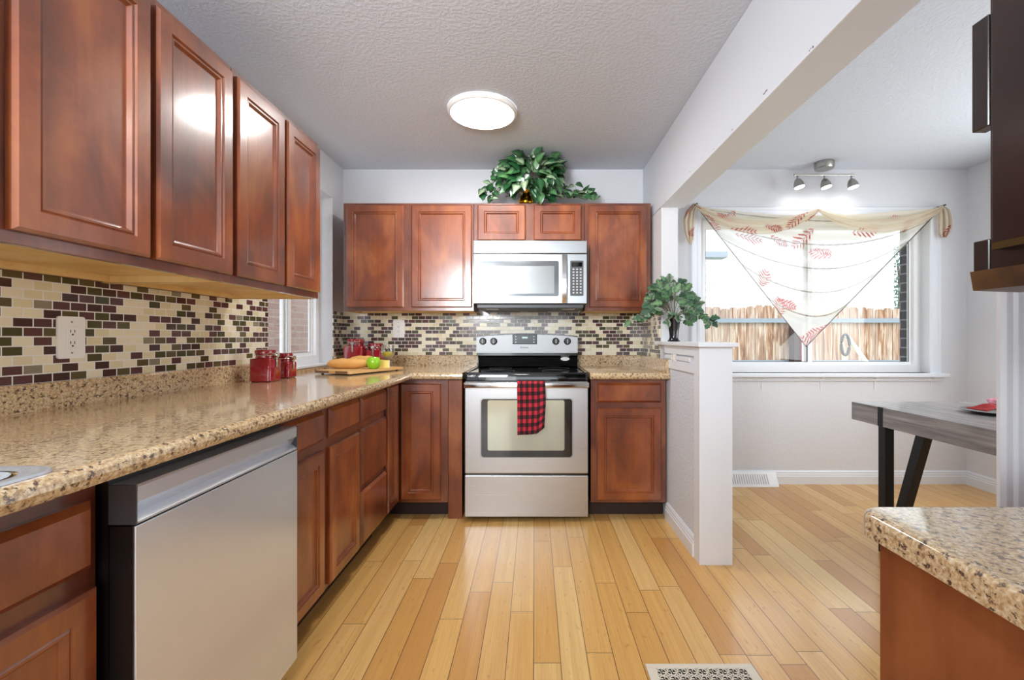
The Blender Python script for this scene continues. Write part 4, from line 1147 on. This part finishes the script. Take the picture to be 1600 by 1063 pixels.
for k in range(9):
    a = k * 2.4; m.ball((.018 * math.cos(a), .018 * math.sin(a), .015 + .004 * k), .017, 1, 1, .6, 10, 8)
m.build('petals', 'pink_flower', fl, True); MB().tube([(0, 0, -.002), (0, 0, .03)], .003, 6).build('stem', 'stem', fl)

# ------------------------------------------------------------------ outdoors
struct(MB().box(-14, 20, 3.8, 30, -.4, -.3).build('ground', 'grass'), 'yard ground outside the dining window', 'ground')
fn = thing('fence', 'weathered board fence beyond the dining window', 'fence', (0, 0, 0))
FY = 7.3; m = MB(); rnd = random.Random(2); x = 1.5
while x < 8.5:
    h = 1.63 + rnd.uniform(-.035, .03)
    m.prism([(x, -.3), (x + .132, -.3), (x + .132, h - .03), (x + .11, h), (x + .022, h), (x, h - .03)], FY, FY + .02); x += .14
m.build('boards', 'fence_wood', fn)
for z0, z1 in ((1.375, 1.445), (.70, .765)):
    MB().box(1.5, 8.5, FY - .045, FY - .001, z0, z1).build('rail', 'fence_rail', fn)
MB().box(4.12, 4.21, FY - .2, FY - .05, -.3, 1.37).build('post', 'post_dark', fn)
MB().box(4.211, 4.36, FY - .22, FY - .06, -.3, 1.33).build('post', 'post_red', fn)
hs = thing('house', 'neighbouring white sided house beyond the fence', 'house', (0, 0, 0))
m = MB(); HY = 10.5; hx0, hx1 = 0, (1396 - VX) * HY / F
z = -.3
while z < 4.2:
    m.prism([(HY, z), (HY - .02, z), (HY, z + .17)], hx0, hx1, 'x'); z += .17
m.box(hx0, hx1, HY, HY + .2, -.3, 4.2); m.build('siding', 'house_siding', hs)
MB().box(hx0 - .3, (1128 - VX) * 9.8 / F, 9.5, 9.8, 2.84, 2.96).build('gutter', 'roof_grey', hs)
MB().prism([(9.6, 4.15), (10.0, 4.2), (12.5, 5.6), (12.5, 5.4)], hx0, hx1 + .3, 'x').build('roof', 'roof_grey', hs)
tr_ = thing('tree', 'blue green tree beside the neighbouring house', 'tree', (11.5, 14.2, -.3))
MB().tube([(0, 0, 0), (0, .05, 1.2), (.1, 0, 2.6), (.1, .1, 3.8)], [.11, .09, .06, .03], 8).build('trunk', 'bark', tr_, smooth=True)
bm = bmesh.new()
for k in range(900):
    a = rnd.uniform(0, 2 * PI); hh = rnd.uniform(1.2, 4.4); rr_ = rnd.uniform(.1, 1) * (1.2 - .22 * abs(hh - 2.6)) * .8
    p = Vector((rr_ * math.cos(a), rr_ * math.sin(a), hh)); q = Euler((rnd.uniform(0, 6), rnd.uniform(0, 6), rnd.uniform(0, 6))).to_matrix()
    bm.faces.new([bm.verts.new(p + q @ Vector(v)) for v in ((-.02, -.06, 0), (.03, 0, 0), (.02, .09, 0), (-.03, .02, 0))])
mb = MB(); mb.bm.free(); mb.bm = bm; mb.build('foliage', 'tree_leaf', tr_)
pY = 5.0; a_, b_ = P(1323, 525, pY), P(1356, 569, pY); d_ = (b_ - a_); g_ = a_ + d_ * ((a_.z + .3) / (a_.z - b_.z))
pw = thing('garden_pole', 'white leaning pole with a dark looped handle outside', 'pole', (g_.x, pY, -.3))
off = Vector((g_.x, pY, -.3))
MB().tube([a_ - off, g_ - off], .022, 10).build('shaft', 'white_vinyl', pw)
m = MB(); c0 = P(1321, 539, pY - .03) - off
m.tube([(c0.x + .045 * math.cos(t_), c0.y, c0.z + .115 * math.sin(t_)) for t_ in [2 * PI * i / 20 for i in range(20)]], .016, 8, closed=True); m.build('handle', 'dark_grey_plastic', pw, True)
# neighbour brick wall outside the left window
struct(MB().box(-2.9, -2.75, 1.5, 7.2, -.3, 3.4).build('wall_neighbour', 'brick_pink'), 'pink brick wall outside the left window', 'wall')
